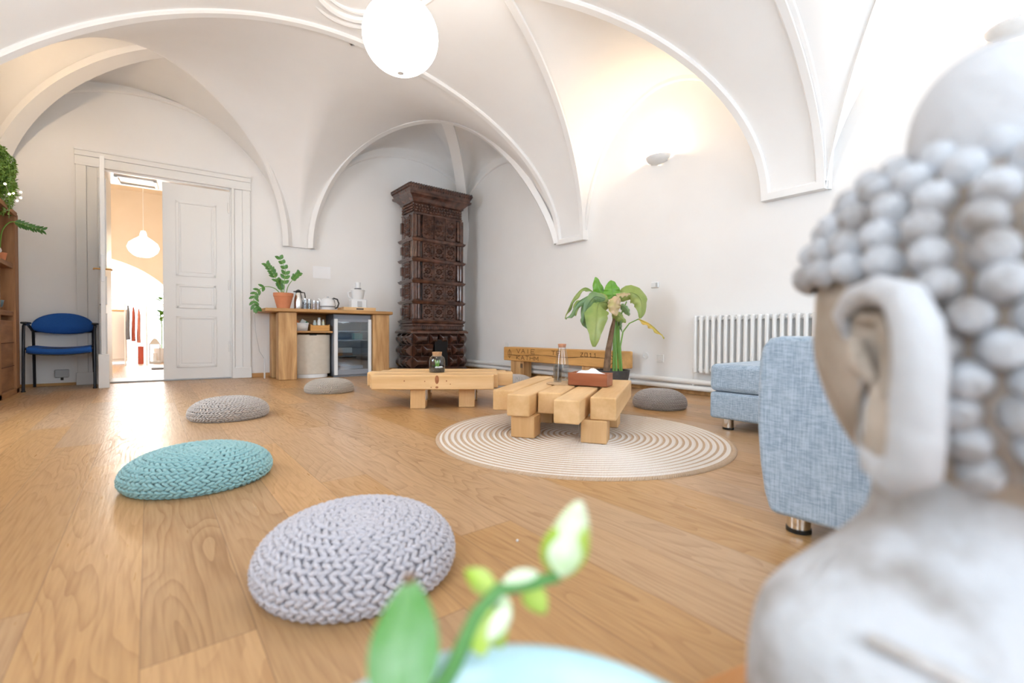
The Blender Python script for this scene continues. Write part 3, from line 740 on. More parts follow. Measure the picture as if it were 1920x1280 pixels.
def boss(w_, h_, d):
    b = MB(); f = 0.018; e = min(0.05, w_*0.3)
    o_ = [(-w_/2, 0, -h_/2), (w_/2, 0, -h_/2), (w_/2, 0, h_/2), (-w_/2, 0, h_/2)]
    m_ = [(-w_/2+f*.3, -0.016, -h_/2+f*.3), (w_/2-f*.3, -0.016, -h_/2+f*.3), (w_/2-f*.3, -0.016, h_/2-f*.3), (-w_/2+f*.3, -0.016, h_/2-f*.3)]
    t_ = [(-w_/2+e, -d, -0.018), (w_/2-e, -d, -0.018), (w_/2-e, -d, 0.018), (-w_/2+e, -d, 0.018)]
    b.add(o_+m_+t_, [(i, (i+1) % 4, 4+(i+1) % 4, 4+i) for i in range(4)]+[(4+i, 4+(i+1) % 4, 8+(i+1) % 4, 8+i) for i in range(4)]+[(8, 9, 10, 11), (3, 2, 1, 0)])
    return b
for ri, zc_ in enumerate((0.515, 0.34, 0.165)):
    ws = [0.26, 0.17, 0.17, 0.17, 0.13] if ri != 1 else [0.15, 0.2, 0.17, 0.14, 0.24]
    x = -BX
    for i, w_ in enumerate(ws):
        w_ = w_*2*BX/sum(ws)
        if not (ri > 0 and i == 2): boss(w_-0.012, 0.165, 0.07).xf(T(x+w_/2, -BY, zc_)).build('glazed_boss', GLAZED, ST, bevel=0.006)
        x += w_
    ws = [0.14, 0.2, 0.17] if ri != 1 else [0.2, 0.14, 0.17]; y = -BY
    for w_ in ws:
        w_ = w_*2*BY/sum(ws)
        boss(w_-0.012, 0.165, 0.075).xf(T(-BX, y+w_/2, zc_) @ RZ(-pi/2)).build('glazed_boss', GLAZED, ST, bevel=0.006)
        boss(w_-0.012, 0.165, 0.075).xf(T(BX, y+w_/2, zc_) @ RZ(pi/2)).build('glazed_boss', GLAZED, ST, bevel=0.006)
        y += w_
fd = MB(); fd.box(-0.10, 0.12, -BY-0.05, -BY, 0.1, 0.50); fd.lathe([(0.11, -0.05), (0.11, 0)], (0.01, -BY, 0.50), 20, M=Matrix.Rotation(pi/2, 4, 'X'))
fd.build('firebox_door', IRON, ST, bevel=0.01)

# ------------------------------------------------------------------ counter of old beams
CT = thing('beam_counter', bloc(1.95, -0.38, 0), BA, 'rustic counter of thick old beams with a plank top beside the stove', 'counter')
b = MB()      # top: local x from -0.84 to 0.84
out = [(-0.80, -0.10), (-0.78, -0.31), (-0.68, -0.335), (0.72, -0.335), (0.84, -0.29), (0.86, 0.36), (-0.84, 0.36)]
n_ = len(out); b.add([(x, y, 0.862) for x, y in out]+[(x, y, 0.905) for x, y in out], [tuple(range(n_))[::-1], tuple(range(n_, 2*n_))]+[(i, (i+1) % n_, n_+(i+1) % n_, n_+i) for i in range(n_)])
b.build('countertop', OAKOX, CT, bevel=0.012)
for x0, x1, y0, y1 in ((-0.63, -0.415, -0.28, -0.05), (-0.66, -0.50, 0.12, 0.33), (0.56, 0.79, -0.28, -0.05), (0.6, 0.78, 0.12, 0.33)):
    b = MB(); b.box(x0, x1, y0, y1, 0, 0.862); b.build('leg', OAKOZ, CT, bevel=0.012)
MB().box(-0.415, 0.04, -0.20, 0.3, 0.60, 0.625).build('shelf_board', OAKOX, CT, bevel=0.003)
MB().box(-0.43, 0.56, 0.27, 0.30, 0.30, 0.862).build('back_board', OAKOX, CT, bevel=0.003)
def onct(name, x, y, z, label, cat, **k):
    return thing(name, bloc(1.95+x, -0.38+y, z), BA, label, cat, **k)
CZ = 0.9055
# beige curved bin
t = onct('waste_bin', -0.195, -0.05, 0, 'large beige curved bin with a white foot under the counter', 'bin')
b = MB(); pts = [(-0.225, 0.2), (-0.225, -0.02)]+[(0.225*sin(a), -0.02-0.085*cos(a)) for a in [(-90+180*i/16)*pi/180 for i in range(1, 16)]]+[(0.225, -0.02), (0.225, 0.2)]
n_ = len(pts); b.add([(x, y, 0.05) for x, y in pts]+[(x, y, 0.575) for x, y in pts], [tuple(range(n_))[::-1], tuple(range(n_, 2*n_))]+[(i, (i+1) % n_, n_+(i+1) % n_, n_+i) for i in range(n_)])
b.build('body', noisy('beige_plastic', (0.62, 0.56, 0.47), (0.66, 0.60, 0.51), 20, 0.5), t, bevel=0.006)
b = MB(); b.add([(x*0.85, y*0.95, 0.0) for x, y in pts]+[(x*0.85, y*0.95, 0.05) for x, y in pts], [tuple(range(n_))[::-1], tuple(range(n_, 2*n_))]+[(i, (i+1) % n_, n_+(i+1) % n_, n_+i) for i in range(n_)])
b.build('foot', WHITEP, t, bevel=0.005)
MB().box(-0.05, 0.04, -0.107, -0.09, 0.565, 0.578).build('grip', BLACKP, t, bevel=0.003)
# fridge
t = onct('mini_fridge', 0.30, 0.0, 0, 'small glass fronted fridge with white side rails under the counter', 'fridge')
b = MB(); GRY = mat('grey_fridge', (0.25, 0.27, 0.31), 0.45)
b.box(-0.25, -0.235, -0.2, 0.26, 0.0, 0.85); b.box(0.235, 0.25, -0.2, 0.26, 0.0, 0.85); b.box(-0.25, 0.25, 0.24, 0.26, 0, 0.85); b.box(-0.25, 0.25, -0.2, 0.26, 0.77, 0.85); b.box(-0.25, 0.25, -0.2, 0.26, 0.0, 0.09)
b.build('body', GRY, t, bevel=0.004)
for x in (-0.25, 0.205): MB().box(x, x+0.045, -0.235, -0.2, 0.03, 0.79).build('door_rail', WHITEP, t, bevel=0.006)
MB().box(-0.205, 0.205, -0.22, -0.215, 0.09, 0.77).build('door_glass', FRIDGEG, t, smooth=False)
for z0, z1 in ((0.03, 0.1), (0.75, 0.79)): MB().box(-0.205, 0.205, -0.23, -0.2, z0, z1).build('door_crossbar', GRY, t, bevel=0.003)
for z in (0.28, 0.50, 0.62): MB().box(-0.23, 0.23, -0.17, 0.23, z, z+0.006).build('wire_shelf', STEEL, t)
for x, y, z, s_, c, lb, ct in ((0.05, -0.05, 0.51, (0.13, 0.1, 0.09), (0.05, 0.50, 0.40), 'teal green box on the middle shelf of the small fridge', 'box'),
                       (-0.19, -0.1, 0.29, (0.22, 0.15, 0.03), (0.25, 0.10, 0.05), 'flat brown pack on the lower fridge shelf', 'box'),
                       (-0.18, -0.1, 0.325, (0.20, 0.14, 0.07), (0.75, 0.73, 0.70), 'white carton standing on the flat brown pack in the fridge', 'box'),
                       (-0.15, -0.1, 0.095, (0.32, 0.2, 0.05), (0.55, 0.60, 0.66), 'pale tray at the bottom of the small fridge', 'tray')):
    o = MB().box(0, s_[0], 0, s_[1], 0, s_[2]).build('fridge_'+ct, mat('f'+lb[:8], c, 0.6), bevel=0.006); o.matrix_world = BM @ T(1.95+0.30+x, -0.38+y, z)
    tag(o, lb, ct)
# things on the shelf board above the bin
def basket(t, w_, d_, h_, M):
    b = MB(); k = 0.82; th = 0.006
    for (x0, y0, x1, y1) in ((-w_, -d_, w_, -d_), (w_, -d_, w_, d_), (w_, d_, -w_, d_), (-w_, d_, -w_, -d_)):
        b.add([(x0*k, y0*k, 0), (x1*k, y1*k, 0), (x1, y1, h_), (x0, y0, h_)], [(0, 1, 2, 3)])
    b.add([(-w_*k, -d_*k, 0.002), (w_*k, -d_*k, 0.002), (w_*k, d_*k, 0.002), (-w_*k, d_*k, 0.002)], [(0, 1, 2, 3)])
    return b.build('basket_body', M, t, solid=th)
t = onct('storage_basket', -0.345, -0.1, 0.626, 'white plastic basket of packets on the board above the bin', 'basket'); basket(t, 0.085, 0.08, 0.105, WHITEP)
for dx, dz, c, lb in ((-0.045, 0.09, (0.75, 0.2, 0.05), 'orange packet sticking out of the white basket'), (0.02, 0.10, (0.8, 0.85, 0.82), 'white packet in the white basket'), (0.045, 0.085, (0.1, 0.45, 0.25), 'green packet at the right end of the white basket')):
    o = MB().box(-0.03, 0.03, -0.012, 0.012, -0.07, 0.055).build('packet', mat('pk'+lb[:6], c, 0.5), bevel=0.006); o.matrix_world = BM @ T(1.95-0.345+dx, -0.48+dx*0.6, 0.626+dz-0.005) @ Matrix.Rotation(0.5*(1 if dx > 0 else -1), 4, 'Y'); tag(o, lb, 'packet')
t = onct('wooden_caddy', -0.115, -0.1, 0.626, 'orange wooden caddy beside the white basket', 'caddy')
b = MB(); WD = wood('orange_plywood', (0.72, 0.38, 0.10), (0.60, 0.29, 0.07), 'x')
b.box(-0.12, 0.12, -0.08, -0.07, 0, 0.075); b.box(-0.12, 0.12, 0.07, 0.08, 0, 0.075); b.box(-0.12, -0.11, -0.08, 0.08, 0, 0.085); b.box(0.11, 0.12, -0.08, 0.08, 0, 0.085); b.box(-0.12, 0.12, -0.08, 0.08, 0, 0.01)
b.build('tray', WD, t, bevel=0.003)
for x, y, r, h_, c, lb, ct in ((-0.17, -0.11, 0.022, 0.13, (0.55, 0.65, 0.62), 'pale green jar in the orange caddy', 'jar'), (-0.12, -0.13, 0.024, 0.165, (0.85, 0.85, 0.8), 'white bottle in the middle of the orange caddy', 'bottle'), (-0.065, -0.11, 0.02, 0.14, (0.75, 0.78, 0.6), 'cream bottle at the right of the orange caddy', 'bottle')):
    t = onct(ct, x+0.0, y, 0.637, lb, ct)
    MB().lathe([(r, 0), (r, h_*0.75), (r*0.6, h_*0.85), (r*0.6, h_*0.88)], n=16).build('body', mat('b'+lb[:7], c, 0.35), t)
    MB().lathe([(r*0.75, h_*0.88), (r*0.75, h_)], n=16).build('cap', GREYP, t)
# on the counter top
t = onct('potted_plant', -0.545, -0.08, CZ, 'glossy feathery plant in a terracotta pot on the left of the counter', 'plant')
MB().lathe([(0.072, 0), (0.112, 0.155), (0.118, 0.16), (0.12, 0.205), (0.108, 0.205), (0.105, 0.17), (0.0, 0.17)], n=32).build('pot', TERRA, t)
MB().lathe([(0.104, 0.178), (0.0, 0.182)], n=24).build('soil', noisy('soil', (0.03, 0.02, 0.012), (0.06, 0.04, 0.025), 40, 1.0), t)
b = MB(); bl = MB()
def zz_stem(b, bl, pts, nl, L, start=0.35, wd=0.021, side=(0, 1, 0), both=True):
    # smooth polyline
    P_ = [Vector(p) for p in pts]; Q = []
    for i in range(len(P_)-1):
        p0 = P_[max(i-1, 0)]; p1 = P_[i]; p2 = P_[i+1]; p3 = P_[min(i+2, len(P_)-1)]
        for k in range(8):
            t_ = k/8; Q.append(0.5*((2*p1)+(p2-p0)*t_+(2*p0-5*p1+4*p2-p3)*t_*t_+(-p0+3*p1-3*p2+p3)*t_**3))
    Q.append(P_[-1]); b.tube(Q, [0.0065*(1-0.6*i/len(Q)) for i in range(len(Q))], 6)
    for i in range(nl):
        u = start+(1-start)*i/(nl-1); k = min(int(u*(len(Q)-1)), len(Q)-2); p = Q[k]; tn = (Q[k+1]-Q[k]).normalized()
        sv = tn.cross(Vector(side)).normalized()
        for s_ in ((-1, 1) if both else ((1,) if i % 2 else (-1,))):
            d = (tn*0.75+sv*s_*0.75+Vector(side)*random.uniform(-.35, .2)).normalized(); leaf_mb(bl, p, p+d*L*(0.8+0.4*random.random())*(1-0.3*abs(u-0.6)), wd, up=Vector(side)*-1+Vector((0, 0, 0.4)), bend=0.1, cup=0.15, n=6, m_=2)
zz_stem(b, bl, [(-0.02, 0, 0.17), (-0.1, 0, 0.26), (-0.22, -0.02, 0.27), (-0.32, -0.03, 0.18), (-0.335, -0.03, 0.06), (-0.30, -0.03, -0.02)], 8, 0.075, 0.42)
zz_stem(b, bl, [(-0.01, 0.02, 0.17), (-0.05, 0.02, 0.32), (-0.12, 0.0, 0.45), (-0.19, 0, 0.56)], 7, 0.07, 0.45)
zz_stem(b, bl, [(0.0, -0.02, 0.17), (0.01, -0.02, 0.35), (0.02, -0.02, 0.5), (-0.04, -0.02, 0.65)], 6, 0.075, 0.3, 0.028)
zz_stem(b, bl, [(0.03, 0.02, 0.17), (0.06, 0.02, 0.3), (0.13, 0.02, 0.41), (0.19, 0.02, 0.48)], 7, 0.055, 0.6)
zz_stem(b, bl, [(0.01, 0.04, 0.17), (-0.02, 0.04, 0.28), (-0.05, 0.04, 0.36)], 6, 0.06, 0.4)
b.build('stem', STEMG, t); bl.build('foliage', LEAFZ, t, angle=80)
t = onct('thermos_jug', -0.362, -0.05, CZ, 'steel vacuum jug standing right of the terracotta pot', 'jug')
MB().lathe([(0.052, 0), (0.056, 0.02), (0.056, 0.11), (0.046, 0.17), (0.034, 0.215), (0.032, 0.225)], n=32).build('body', STEEL, t)
MB().lathe([(0.034, 0.222), (0.040, 0.235), (0.030, 0.25), (0.012, 0.262), (0.0, 0.265)], n=24).build('lid', BLACKP, t)
MB().box(-0.06, -0.02, -0.01, 0.01, 0.228, 0.242).build('spout', BLACKP, t, bevel=0.004)
MB().tube([(0.035, 0, 0.23), (0.075, 0, 0.225), (0.085, 0, 0.17), (0.075, 0, 0.10), (0.055, 0, 0.08)], 0.008, 8).build('handle', BLACKP, t)
def jar(x, y, r, h_, fill, fh, label, lid=True, lidm=None):
    t = onct('storage_jar', x, y, CZ, label, 'jar')
    MB().lathe([(r, 0), (r, h_), (r-0.003, h_), (r-0.003, 0.004), (0, 0.004)], n=28).build('glass_body', GLASS, t)
    MB().lathe([(r-0.004, 0.005), (r-0.004, fh), (0.0, fh+0.004)], n=24).build('contents', fill, t)
    if lid: MB().lathe([(r*1.02, h_), (r*1.02, h_+0.012), (0, h_+0.014)], n=24).build('lid', lidm or STEEL, t)
COF = noisy('coffee_beans', (0.010, 0.008, 0.008), (0.035, 0.022, 0.018), 80, 0.6); PINKF = noisy('dried_tea', (0.36, 0.2, 0.16), (0.5, 0.33, 0.27), 70, 0.9)
jar(-0.285, -0.08, 0.025, 0.135, COF, 0.09, 'glass jar of dark coffee beans next to the steel jug')
jar(-0.228, -0.05, 0.025, 0.13, COF, 0.085, 'second glass jar of dark beans, right of the first')
jar(-0.17, -0.06, 0.022, 0.115, PINKF, 0.09, 'slim jar of brownish tea right of the bean jars')
jar(-0.115, -0.04, 0.022, 0.11, PINKF, 0.09, 'slim tea jar nearest the kettle')
t = onct('electric_kettle', -0.0, -0.08, CZ, 'white rounded electric kettle with a black loop handle', 'kettle')
MB().lathe([(0.085, 0), (0.09, 0.012), (0.085, 0.02)], n=32).build('base', WHITEP, t)
MB().lathe([(0.082, 0.02), (0.095, 0.04), (0.096, 0.09), (0.08, 0.14), (0.05, 0.165), (0.0, 0.17)], n=32).build('body', WHITEP, t)
MB().lathe([(0.097, 0.045), (0.0975, 0.05), (0.097, 0.055)], n=32, cap=False).build('band', BLACKP, t)
MB().lathe([(0.016, 0.17), (0.014, 0.185), (0, 0.187)], n=12).build('knob', GREYP, t)
MB().tube([(0.055, 0, 0.165), (0.085, 0, 0.14), (0.10, 0, 0.06)], 0.006, 8).build('handle_strip', BLACKP, t)
MB().tube([(0.07, 0, 0.168), (0.125, 0, 0.155), (0.145, 0, 0.10), (0.13, 0, 0.05), (0.10, 0, 0.03)], 0.010, 8).build('handle', BLACKP, t)
MB().tube([(-0.08, 0, 0.11), (-0.11, 0, 0.145), (-0.12, 0, 0.15)], [0.02, 0.012, 0.008], 10).build('spout', WHITEP, t)
t = onct('serving_tray', 0.40, -0.03, CZ, 'light wooden tray with a handle slot under the food processor', 'tray')
b = MB(); b.box(-0.22, 0.22, -0.17, 0.17, 0, 0.01); b.box(-0.22, 0.22, -0.17, -0.158, 0, 0.05); b.box(-0.22, 0.22, 0.158, 0.17, 0, 0.05); b.box(-0.22, -0.208, -0.17, 0.17, 0, 0.05); b.box(0.208, 0.22, -0.17, 0.17, 0, 0.05)
b.build('tray_body', PINE, t, bevel=0.003); MB().box(-0.05, 0.05, -0.1725, -0.169, 0.018, 0.036).build('handle_slot', BLACKP, t, bevel=0.002)
t = onct('food_processor', 0.42, -0.02, CZ+0.0105, 'white food processor with a tall feed tube on the wooden tray', 'food processor')
MB().box(-0.11, 0.11, -0.09, 0.09, 0, 0.16).build('motor_base', WHITEP, t, bevel=0.02, seg=3)
MB().box(-0.03, 0.03, -0.105, -0.088, 0.05, 0.13).build('control_panel', GREYP, t, bevel=0.004)
MB().lathe([(0.035, -0.092), (0.035, -0.1)], (-0.0, 0, 0), 16, M=Matrix.Rotation(0, 4, 'X')).build('dial', GREYP, t).location = (0, 0, 0.25)
MB().lathe([(0.075, 0.16), (0.095, 0.28), (0.1, 0.29), (0.09, 0.30), (0.03, 0.305)], n=28).build('bowl', WHITEP, t)
MB().lathe([(0.045, 0.302), (0.05, 0.315), (0.04, 0.318)], n=20).build('collar', BLACKP, t)
MB().lathe([(0.036, 0.318), (0.04, 0.40), (0.034, 0.40)], n=20).build('feed_tube', WHITEP, t)
MB().tube([(-0.09, 0, 0.27), (-0.135, 0, 0.25), (-0.13, 0, 0.19), (-0.09, 0, 0.17)], 0.011, 8).build('handle', WHITEP, t)
o = MB().lathe([(0.035, 0), (0.038, 0.006), (0.0, 0.012)], n=20).build('small_dish', BLACKP); o.matrix_world = BM @ T(1.95-0.71, -0.38-0.02, CZ) ; tag(o, 'small black dish at the left end of the counter', 'dish')
o = MB().box(-0.12, 0.12, -0.006, 0, -0.085, 0.085).build('paper_sheet', mat('white_paper', (0.94, 0.95, 0.98), 0.5)); o.matrix_world = BM @ T(1.97, -0.001, 1.47); tag(o, 'plain white sheet of paper fixed to the wall above the kettle', 'paper')
t = onct('power_strip', -0.715, 0.16, 0, 'white plug block and cable leaning on the left counter leg', 'power strip')
MB().box(-0.035, -0.02, -0.06, 0.0, 0.0, 0.26).build('body', WHITEP, t, bevel=0.006)
MB().tube([(-0.03, 0, 0.26), (-0.08, 0.02, 0.35), (-0.12, 0.05, 0.6), (-0.13, 0.1, 0.84), (-0.1, 0.15, 0.86)], 0.004, 6).build('cable', WIRE, t)

# ------------------------------------------------------------------ beam tables
def beam_table(name, A0, ang, ztop, th, beams, legs, label, nail=True):
    """local x along the beams, y across; beams: (x0,x1,y0,y1)"""
    t = thing(name, (A0[0], A0[1], 0), ang, label, 'table')
    for i, (x0, x1, y0, y1) in enumerate(beams):
        o = MB().box(0, x1-x0, 0, y1-y0, 0, th).build('beam', [PINE], t, bevel=0.010, seg=3); o.location = (x0, y0, ztop-th-0.002*(i % 2))
    for (x0, x1, y0, y1) in legs:
        o = MB().box(0, x1-x0, 0, y1-y0, 0, ztop-th-0.0005).build('leg', PINEZ, t, bevel=0.006); o.location = (x0, y0, 0)
        MB().box(x1-x0, x1-x0+0.004, 0.01, y1-y0-0.01, ztop-th-0.09, ztop-th-0.002).build('bracket', STEEL, o)
    return t
aA = atan2(0.54, 0.84)
T1o = (0.0, 0.0)
# local coordinates: x = along axis (0.84,0.54), y = across, to the left (-0.54,0.84); n (to the right) = -y
bm1 = [(2.59, 3.56, 0.875, 1.01), (2.44, 3.45, 0.732, 0.867), (2.57, 3.50, 0.58, 0.722), (2.32, 3.33, 0.43, 0.567), (2.475, 3.48, 0.262, 0.402)]
lg1 = [(2.465, 2.60, 0.31, 0.45), (2.465, 2.60, 0.71, 0.85), (2.93, 3.07, 0.30, 0.44), (2.93, 3.07, 0.72, 0.86)]
cxm, cym = 2.94, 0.64
off = RZ(aA) @ Vector((cxm, cym, 0))
T1 = beam_table('beam_table', (off[0], off[1]), aA, 0.25, 0.125, [(a-cxm, b_-cxm, c-cym, d-cym) for a, b_, c, d in bm1], [(a-cxm, b_-cxm, c-cym, d-cym) for a, b_, c, d in lg1],
                'low coffee table of five staggered light pine beams standing on the round rug')
T1.location.z = 0.0125
# second table
a2 = atan2(-0.578, 0.816); M2 = T(1.36, 3.50, 0) @ RZ(a2)
c2 = M2 @ Vector((0.5, 0.35, 0))
bm2 = [(0, .965, 0, .137), (-.045, 1.0, .139, .275), (-.10, 1.13, .277, .413), (-.03, 1.08, .415, .55), (0.02, 1.0, .553, .69)]
lg2 = [(.30, .42, .035, .165), (.68, .81, .10, .23), (.28, .40, .50, .63), (.70, .82, .50, .63)]
T2 = beam_table('beam_table', (c2[0], c2[1]), a2, 0.27, 0.115, [(a-.5, b_-.5, c-.35, d-.35) for a, b_, c, d in bm2], [(a-.5, b_-.5, c-.35, d-.35) for a, b_, c, d in lg2],
                'low pine beam table behind the rug with the corked jar on it')
kn = noisy('dark_knot', (0.42, 0.16, 0.06), (0.30, 0.10, 0.03), 30, 0.6)
for x, z, rx, rz_ in ((0.26, 0.225, 0.005, 0.006), (0.42, 0.222, 0.004, 0.005), (0.59, 0.225, 0.005, 0.006), (0.62, 0.20, 0.004, 0.004), (0.47, 0.175, 0.005, 0.004), (0.515, 0.235, 0.016, 0.034), (0.515, 0.175, 0.012, 0.008)):
    o = MB().lathe([(1, 0), (1, 0.0012), (0, 0.0014)], n=16, M=Matrix.Diagonal((rx, rz_, 1, 1))).build('knot', kn, T2)
    o.matrix_local = T(x-.5, -.35-0.0004, z) @ Matrix.Rotation(pi/2, 4, 'X')
# wall bench with carved letters
BN = thing('carved_beam_bench', (4.02, 4.25, 0), 0, 'orange old beam bench with carved lettering along the right wall', 'bench')
b = MB(); b.box(-0.02, 0.18, -1.1, 1.0, 0.222, 0.412); b.build('beam', OAKO, BN, bevel=0.012)
CRK = mat('dark_crack', (0.10, 0.04, 0.015), 0.9)
b = MB(); y = 0.9; pts = []
while y > -1.05: pts.append((-0.0205, y, 0.318+0.008*sin(y*7)-0.012*y)); y -= 0.08
b.tube(pts, [0.0045*(0.4+0.6*abs(sin(i*0.7))) for i in range(len(pts))], 5, flat=1); b.build('crack', CRK, BN)
for y0 in (0.58, -0.78): MB().box(0.0, 0.15, y0, y0+0.28, 0, 0.222).build('leg', OAKOZ, BN, bevel=0.008)
MB().box(-0.002, 0.0, 0.59, 0.64, 0.13, 0.19).build('bracket', STEEL, BN)
def letters(s_, y0, z0, h_, wd):
    SEG = {'V': [((0, 1), (.5, 0)), ((.5, 0), (1, 1))], 'A': [((0, 0), (.5, 1)), ((.5, 1), (1, 0)), ((.25, .4), (.75, .4))], 'I': [((.5, 0), (.5, 1))], 'T': [((0, 1), (1, 1)), ((.5, 0), (.5, 1))],
           'E': [((0, 0), (0, 1)), ((0, 1), (1, 1)), ((0, .5), (.8, .5)), ((0, 0), (1, 0))], 'K': [((0, 0), (0, 1)), ((0, .5), (1, 1)), ((0, .5), (1, 0))], 'M': [((0, 0), (0, 1)), ((0, 1), (.5, .3)), ((.5, .3), (1, 1)), ((1, 1), (1, 0))],
           '1': [((.5, 0), (.5, 1)), ((.2, .75), (.5, 1))], '2': [((0, .9), (.8, 1)), ((.8, 1), (0, 0)), ((0, 0), (1, 0))], '0': [((0, 0), (0, 1)), ((0, 1), (.8, 1)), ((.8, 1), (.8, 0)), ((.8, 0), (0, 0))], 'H': [((0, 0), (0, 1)), ((1, 0), (1, 1)), ((0, .5), (1, .5))], 'N': [((0, 0), (0, 1)), ((0, 1), (.9, 0)), ((.9, 0), (.9, 1))]}
    b = MB(); y = y0
    for ch in s_:
        for (a, c) in SEG.get(ch, []): b.tube([(-0.0205, y-a[0]*wd, z0+a[1]*h_), (-0.0205, y-c[0]*wd, z0+c[1]*h_)], 0.0035, 5)
        y -= wd*1.35
    b.build('carved_letters', CRK, BN)
letters('VAIE', 0.70, 0.335, 0.055, 0.075); letters('KATHM', 0.70, 0.245, 0.055, 0.07); letters('TE', 0.0, 0.335, 0.05, 0.07); letters('2011', -0.50, 0.335, 0.045, 0.05)
for yy in (0.86, -0.95):
    b = MB(); b.tube([(-0.0205, yy+0.035*cos(a), 0.318+0.05*sin(a)) for a in [2*pi*i/16 for i in range(17)]], 0.003, 5, cap=False)
    b.tube([(-0.0205, yy, 0.25), (-0.0205, yy, 0.385)], 0.003, 5); b.build('carved_rosette', CRK, BN)

# ------------------------------------------------------------------ round rug
def rug_material():
    M = mat('braided_jute', (0.7, 0.6, 0.5), 0.95); n, l, b = nt(M)
    tc = n.new('ShaderNodeTexCoord'); ln = n.new('ShaderNodeVectorMath'); ln.operation = 'LENGTH'; l.new(tc.outputs['Object'], ln.inputs[0])
    sx = n.new('ShaderNodeSeparateXYZ'); l.new(tc.outputs['Object'], sx.inputs[0])
    at = n.new('ShaderNodeMath'); at.operation = 'ARCTAN2'; l.new(sx.outputs['Y'], at.inputs[0]); l.new(sx.outputs['X'], at.inputs[1])
    def mth(op, a, c=None):
        x = n.new('ShaderNodeMath'); x.operation = op
        for i, v in enumerate((a, c)):
            if v is None: continue
            if isinstance(v, (int, float)): x.inputs[i].default_value = v
            else: l.new(v, x.inputs[i])
        return x.outputs[0]
    r_ = ln.outputs['Value']
    ring = mth('FRACT', mth('ADD', mth('DIVIDE', r_, 0.034), mth('DIVIDE', at.outputs[0], 2*pi)))
    jute = mth('GREATER_THAN', ring, 0.60)
    edge = mth('GREATER_THAN', r_, 0.815)
    nz = n.new('ShaderNodeTexNoise'); nz.inputs['Scale'].default_value = 55; l.new(tc.outputs['Object'], nz.inputs[0])
    braid = mth('SINE', mth('ADD', mth('MULTIPLY', mth('MULTIPLY', at.outputs[0], mth('ADD', mth('FLOOR', mth('DIVIDE', r_, 0.034)), 1.0)), 18.0), mth('MULTIPLY', r_, 370)))
    fac = mth('MAXIMUM', jute, edge)
    fac = mth('MULTIPLY', fac, mth('ADD', 0.75, mth('MULTIPLY', nz.outputs[0], 0.4)))
    mx = n.new('ShaderNodeMixRGB'); l.new(fac, mx.inputs[0]); mx.inputs[1].default_value = (0.84, 0.77, 0.70, 1); mx.inputs[2].default_value = (0.58, 0.41, 0.27, 1)
    l.new(mx.outputs[0], b.inputs['Base Color'])
    bp = n.new('ShaderNodeBump'); bp.inputs['Strength'].default_value = 0.5; bp.inputs['Distance'].default_value = 0.003
    l.new(mth('ADD', braid, mth('MULTIPLY', nz.outputs[0], 1.5)), bp.inputs['Height']); l.new(bp.outputs[0], b.inputs['Normal'])
    return M
prof = [(0.002, 0.010)]
for i in range(49):
    r0_ = 0.017*i
    prof += [(r0_+0.002, 0.0075), (r0_+0.0055, 0.0112), (r0_+0.0085, 0.012), (r0_+0.0115, 0.0112), (r0_+0.015, 0.0075)]
prof += [(0.838, 0.004), (0.838, 0.0)]
o = MB().lathe(prof, n=128, cap=False).build('round_rug', rug_material(), angle=80); o.location = (1.99, 1.87, 0)
tag(o, 'round braided rug of white and jute rings under the coffee table', 'rug')

